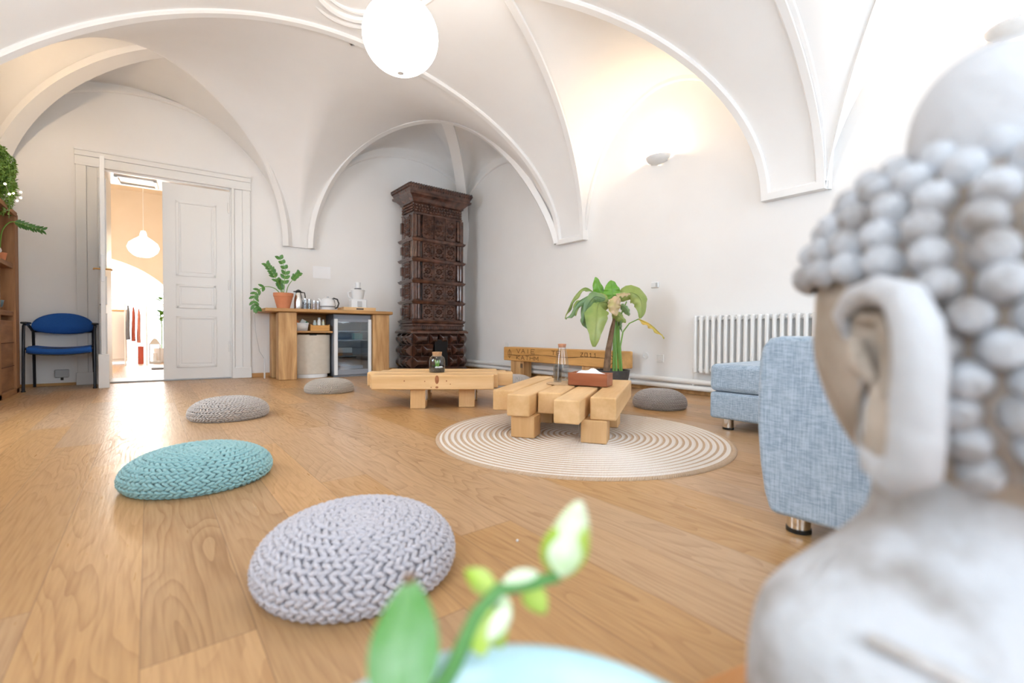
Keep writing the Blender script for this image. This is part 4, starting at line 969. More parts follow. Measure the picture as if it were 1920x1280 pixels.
# ------------------------------------------------------------------ knitted poufs
def pouf_mesh(R=0.24, H=0.155, seed=1):
    rnd = random.Random(seed); b = MB()
    prof = []                                   # (r, z) of the cushion skin, top centre to bottom
    for i in range(61):
        a = pi*i/60; zw = 0.27*H
        if i <= 42: q_ = pi/2*i/42; r = R*sin(q_)**0.80; z = zw+(H-zw)*cos(q_)**0.95
        else: q_ = pi/2*(i-42)/18; r = R*(1-0.16*(1-cos(q_))); z = zw*(1-sin(q_))
        if i < 9: z -= 0.012*(1-i/9)
        prof.append((max(r, 0.001), max(z, 0.0)))
    b.lathe([(r*0.965, z*0.95+0.001) for r, z in prof], n=48, cap=False)
    s = [0]
    for i in range(1, 61): s.append(s[-1]+hypot(prof[i][0]-prof[i-1][0], prof[i][1]-prof[i-1][1]))
    Ltot = s[-1]; step = 0.0150; k = 0; d = 0.028
    def at_(dd):
        i = max(0, min(59, next((q for q in range(60) if s[q+1] >= dd), 59))); f = (dd-s[i])/(s[i+1]-s[i]); return prof[i][0]+(prof[i+1][0]-prof[i][0])*f, prof[i][1]+(prof[i+1][1]-prof[i][1])*f
    while d < Ltot*0.985:
        r, z = at_(d); r2, z2 = at_(d+0.001); tz = Vector((r2-r, 0, z2-z)).normalized(); nr = Vector((-tz[2], 0, tz[0]))
        if nr[2] < 0 and d < Ltot/2*0.6: nr = -nr
        if nr.dot(Vector((r, 0, (z-H*0.25)*2))) < 0: nr = -nr
        cnt = max(10, 2*int(round(2*pi*r/0.0225/2)))
        for j in range(cnt):
            a = 2*pi*(j+0.5*(k % 2))/cnt+rnd.uniform(-.04, .04)/max(r*20, 1); Rm = RZ(a)
            w_ = pi*r/cnt*1.02; jt = rnd.uniform(-.3, .3); sgn = (1 if k % 2 else -1)*rnd.uniform(0.45, 1.1)
            pts = []
            for (u, v, h_) in ((-1.05, 0.58*sgn, -0.9), (-0.6, 0.42*sgn, 0.45), (0.0, 0.0, 1.0), (0.6, -0.42*sgn, 0.45), (1.05, -0.58*sgn, -0.9)):
                p = Vector((r, 0, z))+tz*(v*step*0.9+jt*0.003)+nr*(h_*0.0040-0.0015)+Vector((0, u*w_, 0)); pts.append(Rm @ p)
            b.tube(pts, [0.0040, 0.0062, 0.0070, 0.0062, 0.0040], 6, cap=False)
        d += step; k += 1
    # gathered centre
    for j in range(12):
        a = 2*pi*j/12; r1, z1 = at_(0.03); b.tube([(0.004*cos(a), 0.004*sin(a), prof[0][1]+0.002), (0.016*cos(a+.1), 0.016*sin(a+.1), z1+0.004), (0.032*cos(a), 0.032*sin(a), z1+0.002)], 0.0048, 5)
    return b
def yarn(name, c): return noisy(name, tuple(v*0.9 for v in c), c, 220, 0.9, bump=0.4, bscale=600, Sheen_Weight=0.3)
YG = yarn('grey_yarn', (0.66, 0.64, 0.70)); YB = yarn('turquoise_yarn', (0.34, 0.62, 0.65)); YW = yarn('warm_grey_yarn', (0.52, 0.46, 0.42)); YD = yarn('beige_grey_yarn', (0.52, 0.45, 0.38)); YK = yarn('dark_grey_yarn', (0.40, 0.35, 0.32))
pm = pouf_mesh(); base = pm.build('knitted_pouf', YG, angle=80)
def pouf(x, y, R, H, mtl, label, rz=0, first=False):
    if first: o = base
    else:
        o = base.copy(); o.data = base.data.copy(); o.data.materials[0] = mtl; C.objects.link(o)
    o.location = (x, y, 0); o.scale = (R/0.24, R/0.24, H/0.155); o.rotation_euler = (0, 0, rz); tag(o, label, 'pouf', 'knitted floor poufs')
pouf(0.415, 1.149, 0.237, 0.148, YG, 'large pale grey knitted floor cushion nearest the camera', 0, True)
pouf(0.161, 2.26, 0.257, 0.133, YB, 'turquoise knitted floor cushion', 1.0)
pouf(0.446, 3.798, 0.245, 0.14, YW, 'warm grey knitted cushion behind the turquoise one', 2.0)
pouf(1.444, 4.826, 0.232, 0.133, YD, 'beige knitted cushion in front of the counter', 3.0)
pouf(3.305, 2.21, 0.21, 0.149, YK, 'dark grey knitted cushion between the rug and the radiator', 4.0)
pouf(3.20, 4.02, 0.225, 0.14, YW, 'grey knitted cushion half hidden behind the pine beam table', 5.0)

# ------------------------------------------------------------------ things on the tables
zt1 = 0.25+0.0125; zt2 = 0.27
t = thing('corked_jar', (1.93, 3.47, zt2), 0, 'small clear jar with a cork and a plant inside on the far beam table', 'jar')
MB().lathe([(0.0, 0.003), (0.066, 0.0), (0.068, 0.006), (0.068, 0.10), (0.060, 0.125), (0.045, 0.137), (0.040, 0.142), (0.040, 0.150)], n=36, cap=False).build('glass_body', GLASS, t)
MB().lathe([(0.0, 0.135), (0.036, 0.135), (0.042, 0.172), (0.0, 0.174)], n=24).build('cork', CORK, t)
MB().lathe([(0.062, 0.004), (0.064, 0.03), (0, 0.034)], n=24).build('soil', noisy('jar_soil', (0.02, 0.015, 0.012), (0.1, 0.08, 0.06), 90, 1), t)
b = MB(); [b.sphere((x, y, 0.042), 0.013, 8, 6, sc=(1.3, 1, .7)) for x, y in ((-.02, -.03), (.025, -.025), (0.0, -.04))]; b.build('pebbles', WHITEP, t)
b = MB(); [leaf_mb(b, (0.01*cos(i), 0.01*sin(i), 0.035), (0.035*cos(i*1.9)-.01, 0.03*sin(i*1.9), 0.09+0.03*sin(i*2.2)), 0.010) for i in range(9)]; b.build('sprout', LEAFB, t)
px = 2.0
t = thing('carafe', (2.335, 2.37, zt1), 0, 'tall clear glass carafe with a copper cap on the coffee table', 'carafe')
MB().lathe([(0.0, 0.004), (0.050, 0.0), (0.055, 0.008), (0.050, 0.10), (0.036, 0.19), (0.028, 0.235), (0.028, 0.25)], n=32, cap=False).build('glass_body', GLASS, t)
MB().lathe([(0.0, 0.006), (0.048, 0.006), (0.046, 0.08), (0.0, 0.08)], n=24).build('water', GLASS, t)
MB().lathe([(0.0, 0.235), (0.026, 0.235), (0.031, 0.262), (0.0, 0.265)], n=24).build('cap', mat('copper', (0.75, 0.42, 0.28), 0.35, 0.8), t)
t = thing('drinking_glass', (2.235, 2.31, zt1), 0, 'clear drinking glass with a spoon left of the carafe', 'glass')
MB().lathe([(0.0, 0.004), (0.028, 0.0), (0.034, 0.12), (0.032, 0.12), (0.026, 0.005)], n=28, cap=False).build('glass_body', GLASS, t)
MB().tube([(0.0, 0, 0.008), (0.02, 0.01, 0.13)], 0.003, 6).build('spoon', STEEL, t)
bxd = RZ(atan2(-0.86, 0.42))
t = thing('tissue_box', (2.265, 2.035, zt1), atan2(-0.237, 0.105), 'reddish wooden tissue box with white tissue on the coffee table', 'tissue box')
b = MB(); RW = wood('redwood', (0.44, 0.15, 0.065), (0.28, 0.08, 0.03), 'x', 1, 0.35); L_, W_, H_ = 0.13, 0.065, 0.082
b.box(-L_, L_, -W_, -W_+.01, 0, H_); b.box(-L_, L_, W_-.01, W_, 0, H_); b.box(-L_, -L_+.01, -W_, W_, 0, H_); b.box(L_-.01, L_, -W_, W_, 0, H_); b.box(-L_, L_, -W_, W_, 0, 0.008)
b.build('box_body', RW, t, bevel=0.004)
b = MB(); G = []
for i in range(13):
    row = []
    for j in range(7):
        u = -1+2*i/12; v = -1+2*j/6; row.append((u*0.115, v*0.05, H_-0.018+0.04*max(0, 1-u*u)*max(0, 1-v*v)+0.012*sin(7*u+3*v)*(1-abs(u))))
    G.append(row)
b.grid(G).build('tissue', mat('tissue_paper', (0.9, 0.9, 0.92), 0.9), t, angle=80)
o = MB().lathe([(0.0, 0.004), (0.11, 0.004), (0.115, 0.002), (0.11, 0.0)], n=40).build('placemat', noisy('woven_jute', (0.50, 0.32, 0.17), (0.62, 0.43, 0.26), 70, 0.95, bump=0.5, bscale=120)); o.location = (2.21, 2.23, zt1)
# keep the glass and the carafe standing on the mat
tag(o, 'flat round jute mat under the carafe and the tissue box', 'placemat')
for nm in ('carafe', 'drinking_glass', 'tissue_box'): C.objects[nm].location.z += 0.0042

# ------------------------------------------------------------------ big plant by the bench
PX_, PY_ = 3.63, 2.98
BP = thing('potted_plant', (PX_, PY_, 0), 0, 'tall drooping broad leaved plant in a dark grey pot in front of the bench', 'plant')
MB().lathe([(0.13, 0), (0.172, 0.20), (0.178, 0.245), (0.162, 0.245), (0.155, 0.20), (0, 0.19)], n=40).build('pot', noisy('charcoal_pot', (0.055, 0.05, 0.05), (0.08, 0.075, 0.075), 20, 0.7), BP)
MB().lathe([(0.158, 0.212), (0.0, 0.216)], n=30).build('soil', MATS['soil'], BP)
DP = 4.6
def px3(x, y, dd=0.0):
    """a point given by where it shows in the picture, at the plant's own distance (dd behind it), in plant coordinates"""
    d = Fv+Rv*((x-960)/FPX)-Uv*((y-640)/FPX); p = Vector((0, 0, HC))+d*(DEP+dd); return Vector((p[0]-ORG[0], p[1]-ORG[1], p[2]-ORG[2]))
DEP = (Vector((PX_, PY_, 0.6))-Vector((0, 0, HC))).dot(Fv); ORG = (PX_, PY_, 0)
b = MB(); b.tube([px3(1137, 697), px3(1141, 655), px3(1148, 615), px3(1152, 596)], [0.035, 0.030, 0.022, 0.012], 10); b.build('dry_trunk', STEMB, BP)
b = MB()
for pts, r in (([(1156, 697), (1154, 640), (1152, 590), (1148, 560)], .014), ([(1163, 697), (1158, 640), (1155, 590), (1158, 560)], .013), ([(1150, 697), (1151, 640), (1150, 590), (1130, 552)], .012), ([(1165, 697), (1161, 650), (1160, 600), (1175, 565)], .010)):
    b.tube([px3(x, y, 0.02*i) for i, (x, y) in enumerate(pts)], [r, r, r*.9, r*.6], 8)
b.build('green_stems', STEMG, BP)
b = MB(); b.tube([px3(1166, 697, -.03), px3(1163, 650, -.03), px3(1168, 622, -.03), px3(1180, 606, -.03), px3(1197, 598, -.03)], [.009, .008, .007, .006, .005], 8); b.build('bare_stem', STEMG, BP)
def bigleaf(mid, wd, mtl, facing=(-.75, -.6, .25), cup=0.2, tear=0, nm='leaf', dd=0.0):
    """leaf following a midrib polyline given as picture points (x, y, distance offset)"""
    P_ = [px3(x, y, d_+dd) for x, y, d_ in mid]; Q = []; n_ = 18
    for i in range(n_+1):
        u = i/n_*(len(P_)-1); k = min(int(u), len(P_)-2); f = u-k; p0 = P_[max(k-1, 0)]; p1 = P_[k]; p2 = P_[k+1]; p3 = P_[min(k+2, len(P_)-1)]
        Q.append(0.5*((2*p1)+(p2-p0)*f+(2*p0-5*p1+4*p2-p3)*f*f+(-p0+3*p1-3*p2+p3)*f**3))
    fc = Vector(facing).normalized(); G = []; rnd = random.Random(int(mid[0][0]))
    for i, p in enumerate(Q):
        tn = (Q[min(i+1, n_)]-Q[max(i-1, 0)]).normalized(); sd = tn.cross(fc); sd.normalize(); nr = sd.cross(tn); t_ = i/n_
        w_ = 1.25*wd*(sin(pi*(0.04+0.92*t_))**0.6)*(1-0.6*t_**4)*(1-0.15*t_); row = []
        for j in range(-5, 6):
            s_ = j/5; ww = w_*(1-(0.18*rnd.random() if (tear and i % tear == 0 and abs(j) == 5) else 0)); row.append(p+sd*ww*s_*cos(cup*abs(s_))-nr*(abs(s_)**1.5*w_*cup*1.3)+nr*0.012*sin(i*1.3)*abs(s_))
        G.append(row)
    b = MB(); b.grid(G); b.tube([q+fc*0.003 for q in Q], [0.006*(1-0.7*i/n_) for i in range(n_+1)], 6); b.build(nm, mtl, BP, angle=80)
bigleaf([(1136, 572, 0), (1124, 545, 0), (1117, 519, 0)], .058, LEAFB, (-.6, -.75, .1), .45)
bigleaf([(1148, 562, -.02), (1148, 545, -.02), (1146, 525, 0)], .075, LEAFB, (-.6, -.75, .1), .15)
bigleaf([(1140, 556, 0), (1115, 552, -.05), (1085, 566, -.1), (1070, 590, -.12), (1060, 597, -.12)], .028, LEAFD, (-.2, -.3, .9), .9)
bigleaf([(1112, 548, .05), (1096, 540, .02), (1078, 556, 0), (1066, 580, 0), (1059, 597, 0)], .022, LEAF, (-.2, -.3, .9), .8)
bigleaf([(1130, 560, -.02), (1105, 563, -.05), (1083, 568, -.08), (1079, 592, -.1)], .05, LEAFY if False else LEAF, (-.5, -.6, .6), .5, 4)
bigleaf([(1142, 566, -.05), (1122, 570, -.1), (1118, 600, -.16), (1114, 650, -.18)], .115, LEAF, (-.65, -.75, .05), .22, 5)
bigleaf([(1135, 560, -.1), (1115, 556, -.12), (1100, 575, -.1), (1092, 606, -.1)], .06, LEAFD, (-.6, -.7, .2), .4, 4)
bigleaf([(1160, 562, .02), (1180, 548, -.02), (1198, 556, -.05), (1204, 575, -.06), (1201, 597, -.06)], .085, LEAF, (-.5, -.8, .1), .35, 6)
bigleaf([(1160, 556, -.12), (1155, 566, -.14), (1153, 578, -.14), (1156, 592, -.14)], .07, LEAFP, (-.6, -.75, .1), .5, 3)
bigleaf([(1155, 552, -.1), (1168, 550, -.12), (1182, 551, -.12)], .03, LEAFP, (-.4, -.5, .7), .5, 3)
bigleaf([(1165, 570, -.04), (1175, 580, -.06), (1180, 592, -.06)], .04, LEAFD, (-.6, -.7, .2), .6)
bigleaf([(1152, 582, -.02), (1160, 592, -.04), (1174, 604, -.05)], .05, LEAF, (-.6, -.7, .2), .5)
bigleaf([(1166, 596, -.03), (1164, 608, -.04), (1166, 622, -.04)], .02, LEAFD, (-.6, -.7, .2), .8)
bigleaf([(1197, 598, -.03), (1215, 606, -.06), (1228, 616, -.08), (1246, 634, -.1)], .026, LEAFY, (-.3, -.5, .8), .5)
bigleaf([(1104, 590, .05), (1096, 600, .04), (1102, 616, .04)], .04, LEAFD, (-.6, -.7, .2), .5)

# ------------------------------------------------------------------ radiator, sockets
RD = thing('radiator', (XR-0.09, 2.42, 0), 0, 'white column radiator on the right wall behind the sofa', 'radiator')
for i in range(22):
    y = -0.06*i-0.02
    b = MB(); b.tube([(-0.035, y, 0.24), (-0.035, y, 0.77)], 0.0185, 10); b.tube([(0.035, y, 0.24), (0.035, y, 0.77)], 0.0185, 10)
    for z in (0.25, 0.76): b.box(-0.035, 0.035, y-0.0185, y+0.0185, z-0.022, z+0.022)
    b.sphere((-0.035, y, 0.77), 0.0185, 10, 6, sc=(1, 1, .8)); b.sphere((-0.035, y, 0.24), 0.0185, 10, 6, sc=(1, 1, .8))
    b.build('radiator_column', PAINT, RD)
for z in (0.26, 0.75): MB().tube([(0, 0.02, z), (0, -1.32, z)], 0.017, 8).build('header_pipe', PAINT, RD)
MB().tube([(0, 0.02, 0.26), (0.02, 0.03, 0.2), (0.02, 0.03, 0.07)], 0.009, 8).build('feed_pipe', PAINT, RD)
t = thing('wall_socket', (XR, 3.06, 0.365), 0, 'round white wall socket low on the wall left of the radiator', 'socket')
MB().lathe([(0.04, 0), (0.04, 0.012), (0.02, 0.013), (0.018, 0.005), (0, 0.005)], n=24).xf(Matrix.Rotation(-pi/2, 4, 'Y')).build('cover', PAINT, t)
t = thing('wall_switch', (XR, 2.87, 0.345), 0, 'square white outlet plate nearest the radiator', 'socket')
MB().box(-0.012, 0, -0.042, 0.042, -0.042, 0.042).build('plate', PAINT, t, bevel=0.004)
MB().box(-0.016, -0.011, -0.025, 0.025, -0.025, 0.025).build('rocker', PAINT, t, bevel=0.003)
t = thing('thermostat', (XR, 2.94, 1.135), 0, 'small white control box on the wall right of the big plant', 'thermostat')
MB().box(-0.022, 0, -0.045, 0.045, -0.03, 0.03).build('case', WHITEP, t, bevel=0.006); MB().box(-0.024, -0.02, -0.04, -0.015, -0.02, 0.02).build('display', GREYP, t, bevel=0.002)
t = thing('wall_socket', (XR, 5.55, 0.43), 0, 'white socket on the wall just above the left end of the carved bench', 'socket')
MB().box(-0.02, 0, -0.04, 0.04, -0.04, 0.04).build('plate', PAINT, t, bevel=0.005)
t = thing('wall_socket', bloc(-0.76, -0.02, 0.135), BA, 'grey junction box low on the wall behind the blue chair', 'socket')
MB().box(-0.06, 0.06, -0.015, 0.02, -0.045, 0.045).build('box', GREYP, t, bevel=0.012); MB().box(-0.01, 0.012, -0.005, 0.01, -0.075, -0.045).build('plug', BLACKP, t, bevel=0.002)

# ------------------------------------------------------------------ blue chair
CH = thing('armchair', (-0.72, 6.78, 0), 0.03, 'blue upholstered visitor chair with black tubular arms beside the door', 'chair')
b = MB(); G = []
def slab(fn, nu, nv, th):
    """closed thin solid from a surface function"""
    top = [[Vector(fn(i/nu, j/nv)) for j in range(nv+1)] for i in range(nu+1)]; b = MB(); b.grid(top); return b
# back: D-shaped oval panel
b = MB(); n_ = 36; ring = []
for i in range(n_):
    a = 2*pi*i/n_; x = 0.245*cos(a); zz_ = 0.155*sin(a) if sin(a) > 0 else -0.07*abs(sin(a))**0.55; ring.append((x*(1.0 if sin(a) > 0 else 0.98), zz_))
front = [(x, 0.02-0.05*(1-(x/0.25)**2)*-1*0.0+0.05*(x/0.25)**2*-1, z) for x, z in ring]
P_ = [(x, -0.05*(x/0.25)**2, z) for x, z in ring]; B_ = [(x, -0.05*(x/0.25)**2+0.04, z) for x, z in ring]
Pi = [(x*.9, -0.05*(x/0.25)**2-0.012, z*.88) for x, z in ring]
b.add(P_+B_+Pi+[(0, -0.012, 0), (0, 0.045, 0)], [(i, (i+1) % n_, n_+(i+1) % n_, n_+i) for i in range(n_)]+[(2*n_+i, 2*n_+(i+1) % n_, (i+1) % n_, i) for i in range(n_)]+[(3*n_, 2*n_+(i+1) % n_, 2*n_+i) for i in range(n_)]+[(3*n_+1, n_+i, n_+(i+1) % n_) for i in range(n_)])
o = b.build('backrest', BLUEF, CH, angle=60); o.location = (0, 0.20, 0.648); o.rotation_euler = (-0.12, 0, 0)
G = []
for i in range(17):
    x = -0.235+0.47*i/16; row = []
    for j in range(11):
        v = j/10; y = -0.24+0.46*v; z = 0.452-0.02*(1-(x/0.235)**2)+0.0*v-0.015*max(0, 1-v*5)
        row.append((x*(1-0.06*v), y, z))
    G.append(row)
b = MB().grid(G); o = b.build('seat', BLUEF, CH, angle=80); q = o.modifiers.new('s', 'SOLIDIFY'); q.thickness = 0.052; q.offset = -1
G2 = [[(p[0]*0.98, p[1], p[2]-0.054) for p in r] for r in G]; o = MB().grid(G2).build('seat_pan', BLACKP, CH, angle=80); q = o.modifiers.new('s', 'SOLIDIFY'); q.thickness = 0.008
for s_ in (-1, 1):
    fx, rx = s_*0.262, s_*0.235
    MB().tube([(fx*1.0, -0.235, 0), (fx, -0.205, 0.35), (fx, -0.185, 0.60), (fx, -0.165, 0.655), (fx, -0.12, 0.672), (fx*.985, 0.06, 0.672)], 0.0125, 10).build('leg', BLACKM, CH)
    MB().tube([(rx*1.02, 0.30, 0), (rx, 0.22, 0.42), (rx, 0.19, 0.60), (fx*.985, 0.12, 0.66), (fx*.985, 0.04, 0.672)], 0.0125, 10).build('leg', BLACKM, CH)
    MB().box(fx-0.026, fx+0.026, -0.16, 0.11, 0.676, 0.696).build('armrest', BLACKP, CH, bevel=0.009, seg=3)
    MB().tube([(fx, -0.195, 0.43), (fx*.9, 0.21, 0.43)], 0.010, 8).build('side_rail', BLACKM, CH)
    MB().lathe([(0.017, 0), (0.017, 0.012)], (fx, -0.235, 0), 12).build('foot_cap', BLACKP, CH)
MB().tube([(-0.262, -0.19, 0.425), (0.262, -0.19, 0.425)], 0.010, 8).build('cross_rail', BLACKM, CH)
MB().tube([(-0.235, 0.20, 0.60), (0.235, 0.20, 0.60)], 0.010, 8).build('cross_rail', BLACKM, CH)

# ------------------------------------------------------------------ left shelf unit and its things
SH = thing('shelf_unit', (-1.0, 5.75, 0), 0, 'rustic brown wooden shelf unit along the left wall', 'shelf')
for y in (-0.85, -0.05, 0.67): MB().box(-0.28, 0.0, y, y+0.15, 0, 1.74).build('post', SHELFW, SH, bevel=0.008)
for z in (0.745, 1.20, 1.70): MB().box(-0.29, -0.015 if z < 1.6 else 0.01, -0.9, 0.72, z, z+0.045).build('shelf_board', SHELFY, SH, bevel=0.005)
MB().box(-0.268, -0.02, -0.835, 0.69, 0.06, 0.70).build('lower_chest', SHELFY, SH, bevel=0.006)
for z in (0.27, 0.49): MB().box(-0.021, -0.012, -0.75, 0.66, z, z+0.006).build('board_joint', CRK, SH)
MB().box(-0.28, 0.0, -0.9, 0.78, 0, 0.055).build('plinth', SHELFY, SH, bevel=0.006)
MB().box(-0.285, -0.27, -0.85, 0.8, 0.70, 1.74).build('back_panel', SHELFY, SH)
o = MB().lathe([(0.04, 0), (0.075, 0.03), (0.085, 0.085), (0.078, 0.085), (0.06, 0.03), (0, 0.02)], n=28).build('bowl', noisy('blue_grey_glaze', (0.07, 0.13, 0.16), (0.12, 0.19, 0.22), 12, 0.3)); o.location = (-1.09, 6.0, 0.791)
tag(o, 'blue grey ceramic bowl on the lower shelf of the wooden unit', 'bowl')
b = MB(); rnd = random.Random(3)
for i in range(14): b.sphere((-1.08+rnd.uniform(-.05, .05), 5.97+rnd.uniform(-.08, .08), 1.285+rnd.uniform(0, .05)), rnd.uniform(.02, .035), 8, 6)
o = b.build('cotton_wool', mat('white_wool', (0.85, 0.85, 0.85), 1.0)); tag(o, 'small heap of white fluff on the upper shelf of the wooden unit', 'decoration')
ORG = (-1.0, 6.05, 0)
t = thing('fern', (-1.0, 6.05, 0), 0, 'bushy green hanging fern on top of the wooden shelf unit', 'plant')
MB().lathe([(0.06, 1.746), (0.08, 1.86), (0.07, 1.86)], (-.12, 0, 0), n=24).build('pot', TERRA, t)
b = MB(); bs = MB()
for i in range(210):
    a = rnd.uniform(-pi*0.9, pi*0.9); st = Vector((-.12, 0, 1.87+rnd.uniform(0, .3)*1.0)); L_ = rnd.uniform(0.08, 0.19); dn = rnd.uniform(0.0, 0.30)
    q = [st, st+Vector((cos(a)*L_*.6, sin(a)*L_*.7, 0.12)), st+Vector((cos(a)*L_, sin(a)*L_*1.1, 0.02)), st+Vector((cos(a)*L_*1.05, sin(a)*L_*1.2, -dn*.6)), st+Vector((cos(a)*L_*1.02, sin(a)*L_*1.15, -dn))]
    q = [Vector((max(p[0], -0.26), p[1], p[2])) for p in q]
    bs.tube(q, 0.0025, 4, cap=False)
    for k in range(22):
        u = 0.1+0.9*k/21; kk = u*4; j = min(int(kk), 3); p = q[j]+(q[j+1]-q[j])*(kk-j)
        for s_ in (-1, 1):
            d = Vector((rnd.uniform(-1, 1), rnd.uniform(-1, 1), rnd.uniform(-1, .4))).normalized()*rnd.uniform(.022, .04)
            n_ = Vector((rnd.uniform(-1, 1), rnd.uniform(-1, 1), rnd.uniform(-1, 1))).cross(d).normalized()*0.0075
            e = p+d
            if e[0] < -0.28: continue
            b.add([p-n_*.4, p+d*.5-n_, e, p+d*.5+n_], [(0, 1, 2, 3)])
bs.build('stems', STEMG, t); b.build('fronds', leafm('fern_green', (0.13, 0.27, 0.04), (0.26, 0.40, 0.08), 3), t, angle=80)
t = thing('string_lights', (-0.97, 6.1, 0), 0, 'string of small warm fairy lights along the top of the wooden shelf unit', 'lights')
LP = [(0.02, 0.28, 1.93), (0.03, 0.20, 1.86), (0.03, 0.05, 1.80), (0.03, -0.10, 1.83), (0.03, -0.25, 1.79), (0.03, -0.4, 1.84)]
MB().tube(LP, 0.002, 4, cap=False).build('wire', WIRE, t)
for p in LP: MB().sphere(p, 0.009, 10, 8).build('bulb', FAIRY, t)
t = thing('trailing_plant', (-1.08, 6.3, 0), 0, 'dark green sprig reaching out to the right of the shelf unit', 'plant')
MB().lathe([(0.035, 1.247), (0.05, 1.33), (0.044, 1.33)], n=20).build('pot', TERRA, t)
b = MB(); bl = MB(); zz_stem(b, bl, [(0, 0, 1.32), (0.02, -.02, 1.52), (0.07, .0, 1.62), (0.13, 0.02, 1.62), (0.20, 0.05, 1.60), (0.28, 0.05, 1.585)], 13, 0.055, 0.5, 0.010, side=(0, -1, 0.1))
b.build('stem', STEMG, t); bl.build('foliage', LEAFZ, t, angle=80)

# ------------------------------------------------------------------ corner sofa
def fabric(name, c1, c2):
    M = mat(name, c1, 0.95, Sheen_Weight=0.2); n, l, b = nt(M); tc = n.new('ShaderNodeTexCoord')
    outs = []
    for s_ in ((1, 18, 130), (130, 130, 7), (18, 1, 130)):
        mp = n.new('ShaderNodeMapping'); mp.inputs['Scale'].default_value = s_; l.new(tc.outputs['Object'], mp.inputs[0])
        t = n.new('ShaderNodeTexNoise'); t.inputs['Scale'].default_value = 2.2; t.inputs['Detail'].default_value = 3; l.new(mp.outputs[0], t.inputs[0]); outs.append(t.outputs[0])
    a = n.new('ShaderNodeMath'); a.operation = 'ADD'; l.new(outs[0], a.inputs[0]); l.new(outs[1], a.inputs[1])
    a2_ = n.new('ShaderNodeMath'); a2_.operation = 'MULTIPLY'; a2_.inputs[1].default_value = 0.5; l.new(a.outputs[0], a2_.inputs[0])
    r = ramp(n, [(0.36, c1), (0.62, c2)]); l.new(a2_.outputs[0], r.inputs[0]); l.new(r.outputs[0], b.inputs['Base Color'])
    bp = n.new('ShaderNodeBump'); bp.inputs['Strength'].default_value = 0.3; bp.inputs['Distance'].default_value = 0.002; l.new(a2_.outputs[0], bp.inputs['Height']); l.new(bp.outputs[0], b.inputs['Normal'])
    return M
SF = fabric('blue_grey_weave', (0.22, 0.30, 0.40), (0.46, 0.56, 0.66))
S = thing('corner_sofa', (2.6, 0.1, 0), 0, 'pale blue grey corner sofa with metal feet at the right', 'sofa')
def rbox(x0, x1, y0, y1, z0, z1, name, bev=0.03, seg=4, belly=0.0):
    b = MB(); n_ = 10; ys = [y0+(y1-y0)*i/n_ for i in range(n_+1)]; zs = [z0+(z1-z0)*i/n_ for i in range(n_+1)]
    b.box(x0, x1, y0, y1, z0, z1); return b.build(name, SF, S, bevel=bev, seg=seg)
# arm with a softly bowed front profile (towards +y)
b = MB(); pr = [(0.500, 0.062), (0.518, 0.12), (0.532, 0.21), (0.540, 0.31), (0.541, 0.42), (0.537, 0.52), (0.528, 0.565), (0.508, 0.590), (0.475, 0.597)]
pts = pr+[(-0.6, 0.594), (-0.62, 0.57), (-0.62, 0.062)]; n_ = len(pts)
x0, x1 = 1.47-2.6, 1.66-2.6
b.add([(x0, y, z) for y, z in pts]+[(x1, y, z) for y, z in pts], [tuple(range(n_)), tuple(range(n_, 2*n_))[::-1]]+[(i, (i+1) % n_, n_+(i+1) % n_, n_+i) for i in range(n_)])
b.build('armrest', SF, S, bevel=0.018, seg=3)
rbox(1.665-2.6, 2.815-2.6, -0.35, 0.44, 0.07, 0.24, 'seat_base', 0.02); rbox(1.665-2.6, 2.235-2.6, -0.32, 0.45, 0.243, 0.41, 'seat_cushion', 0.04); rbox(2.24-2.6, 2.815-2.6, -0.32, 0.45, 0.243, 0.41, 'seat_cushion', 0.04)
rbox(2.82-2.6, 3.55-2.6, -0.35, 1.42, 0.07, 0.238, 'chaise_base', 0.02); rbox(2.82-2.6, 3.55-2.6, -0.32, 1.425, 0.241, 0.415, 'chaise_cushion', 0.035)
rbox(1.665-2.6, 3.55-2.6, -0.62, -0.36, 0.07, 0.62, 'backrest', 0.04)
for x, y in ((1.56, 0.55), (1.56, -0.4), (3.02-.13, 1.43), (3.45, 1.40), (3.45, -0.4), (2.6, -0.4)):
    MB().lathe([(0.032, 0.012), (0.032, 0.072)], (x-2.6, y-0.1, 0), 24).build('foot', CHROME, S); MB().lathe([(0.034, 0), (0.034, 0.013)], (x-2.6, y-0.1, 0), 24).build('foot_pad', BLACKP, S)
CU = thing('cushion', (3.15, 0.35, 0.416), 0, 'blue scatter cushion lying on the chaise behind the sofa arm', 'cushion')
MB().sphere((0, 0, 0.06), 1, 20, 12, sc=(0.2, 0.2, 0.06)).build('cushion_body', fabric('slate_blue_weave', (0.08, 0.16, 0.27), (0.18, 0.28, 0.40)), CU)

# ------------------------------------------------------------------ low table with statue and plant in the foreground
TB = thing('low_table', (0.45, -0.02, 0), -0.24, 'low orange wooden table carrying the stone bust and the blue pot', 'table')
OT_ = wood('orange_tabletop', (0.62, 0.28, 0.08), (0.48, 0.20, 0.05), 'x', 1, 0.35)
MB().box(-0.62, 0.62, -0.30, 0.30, 0.165, 0.2).build('tabletop', OT_, TB, bevel=0.006)
for x in (-0.56, 0.56):
    for y in (-0.24, 0.24): MB().box(x-0.03, x+0.03, y-0.03, y+0.03, 0, 0.165).build('leg', OT_, TB, bevel=0.004)

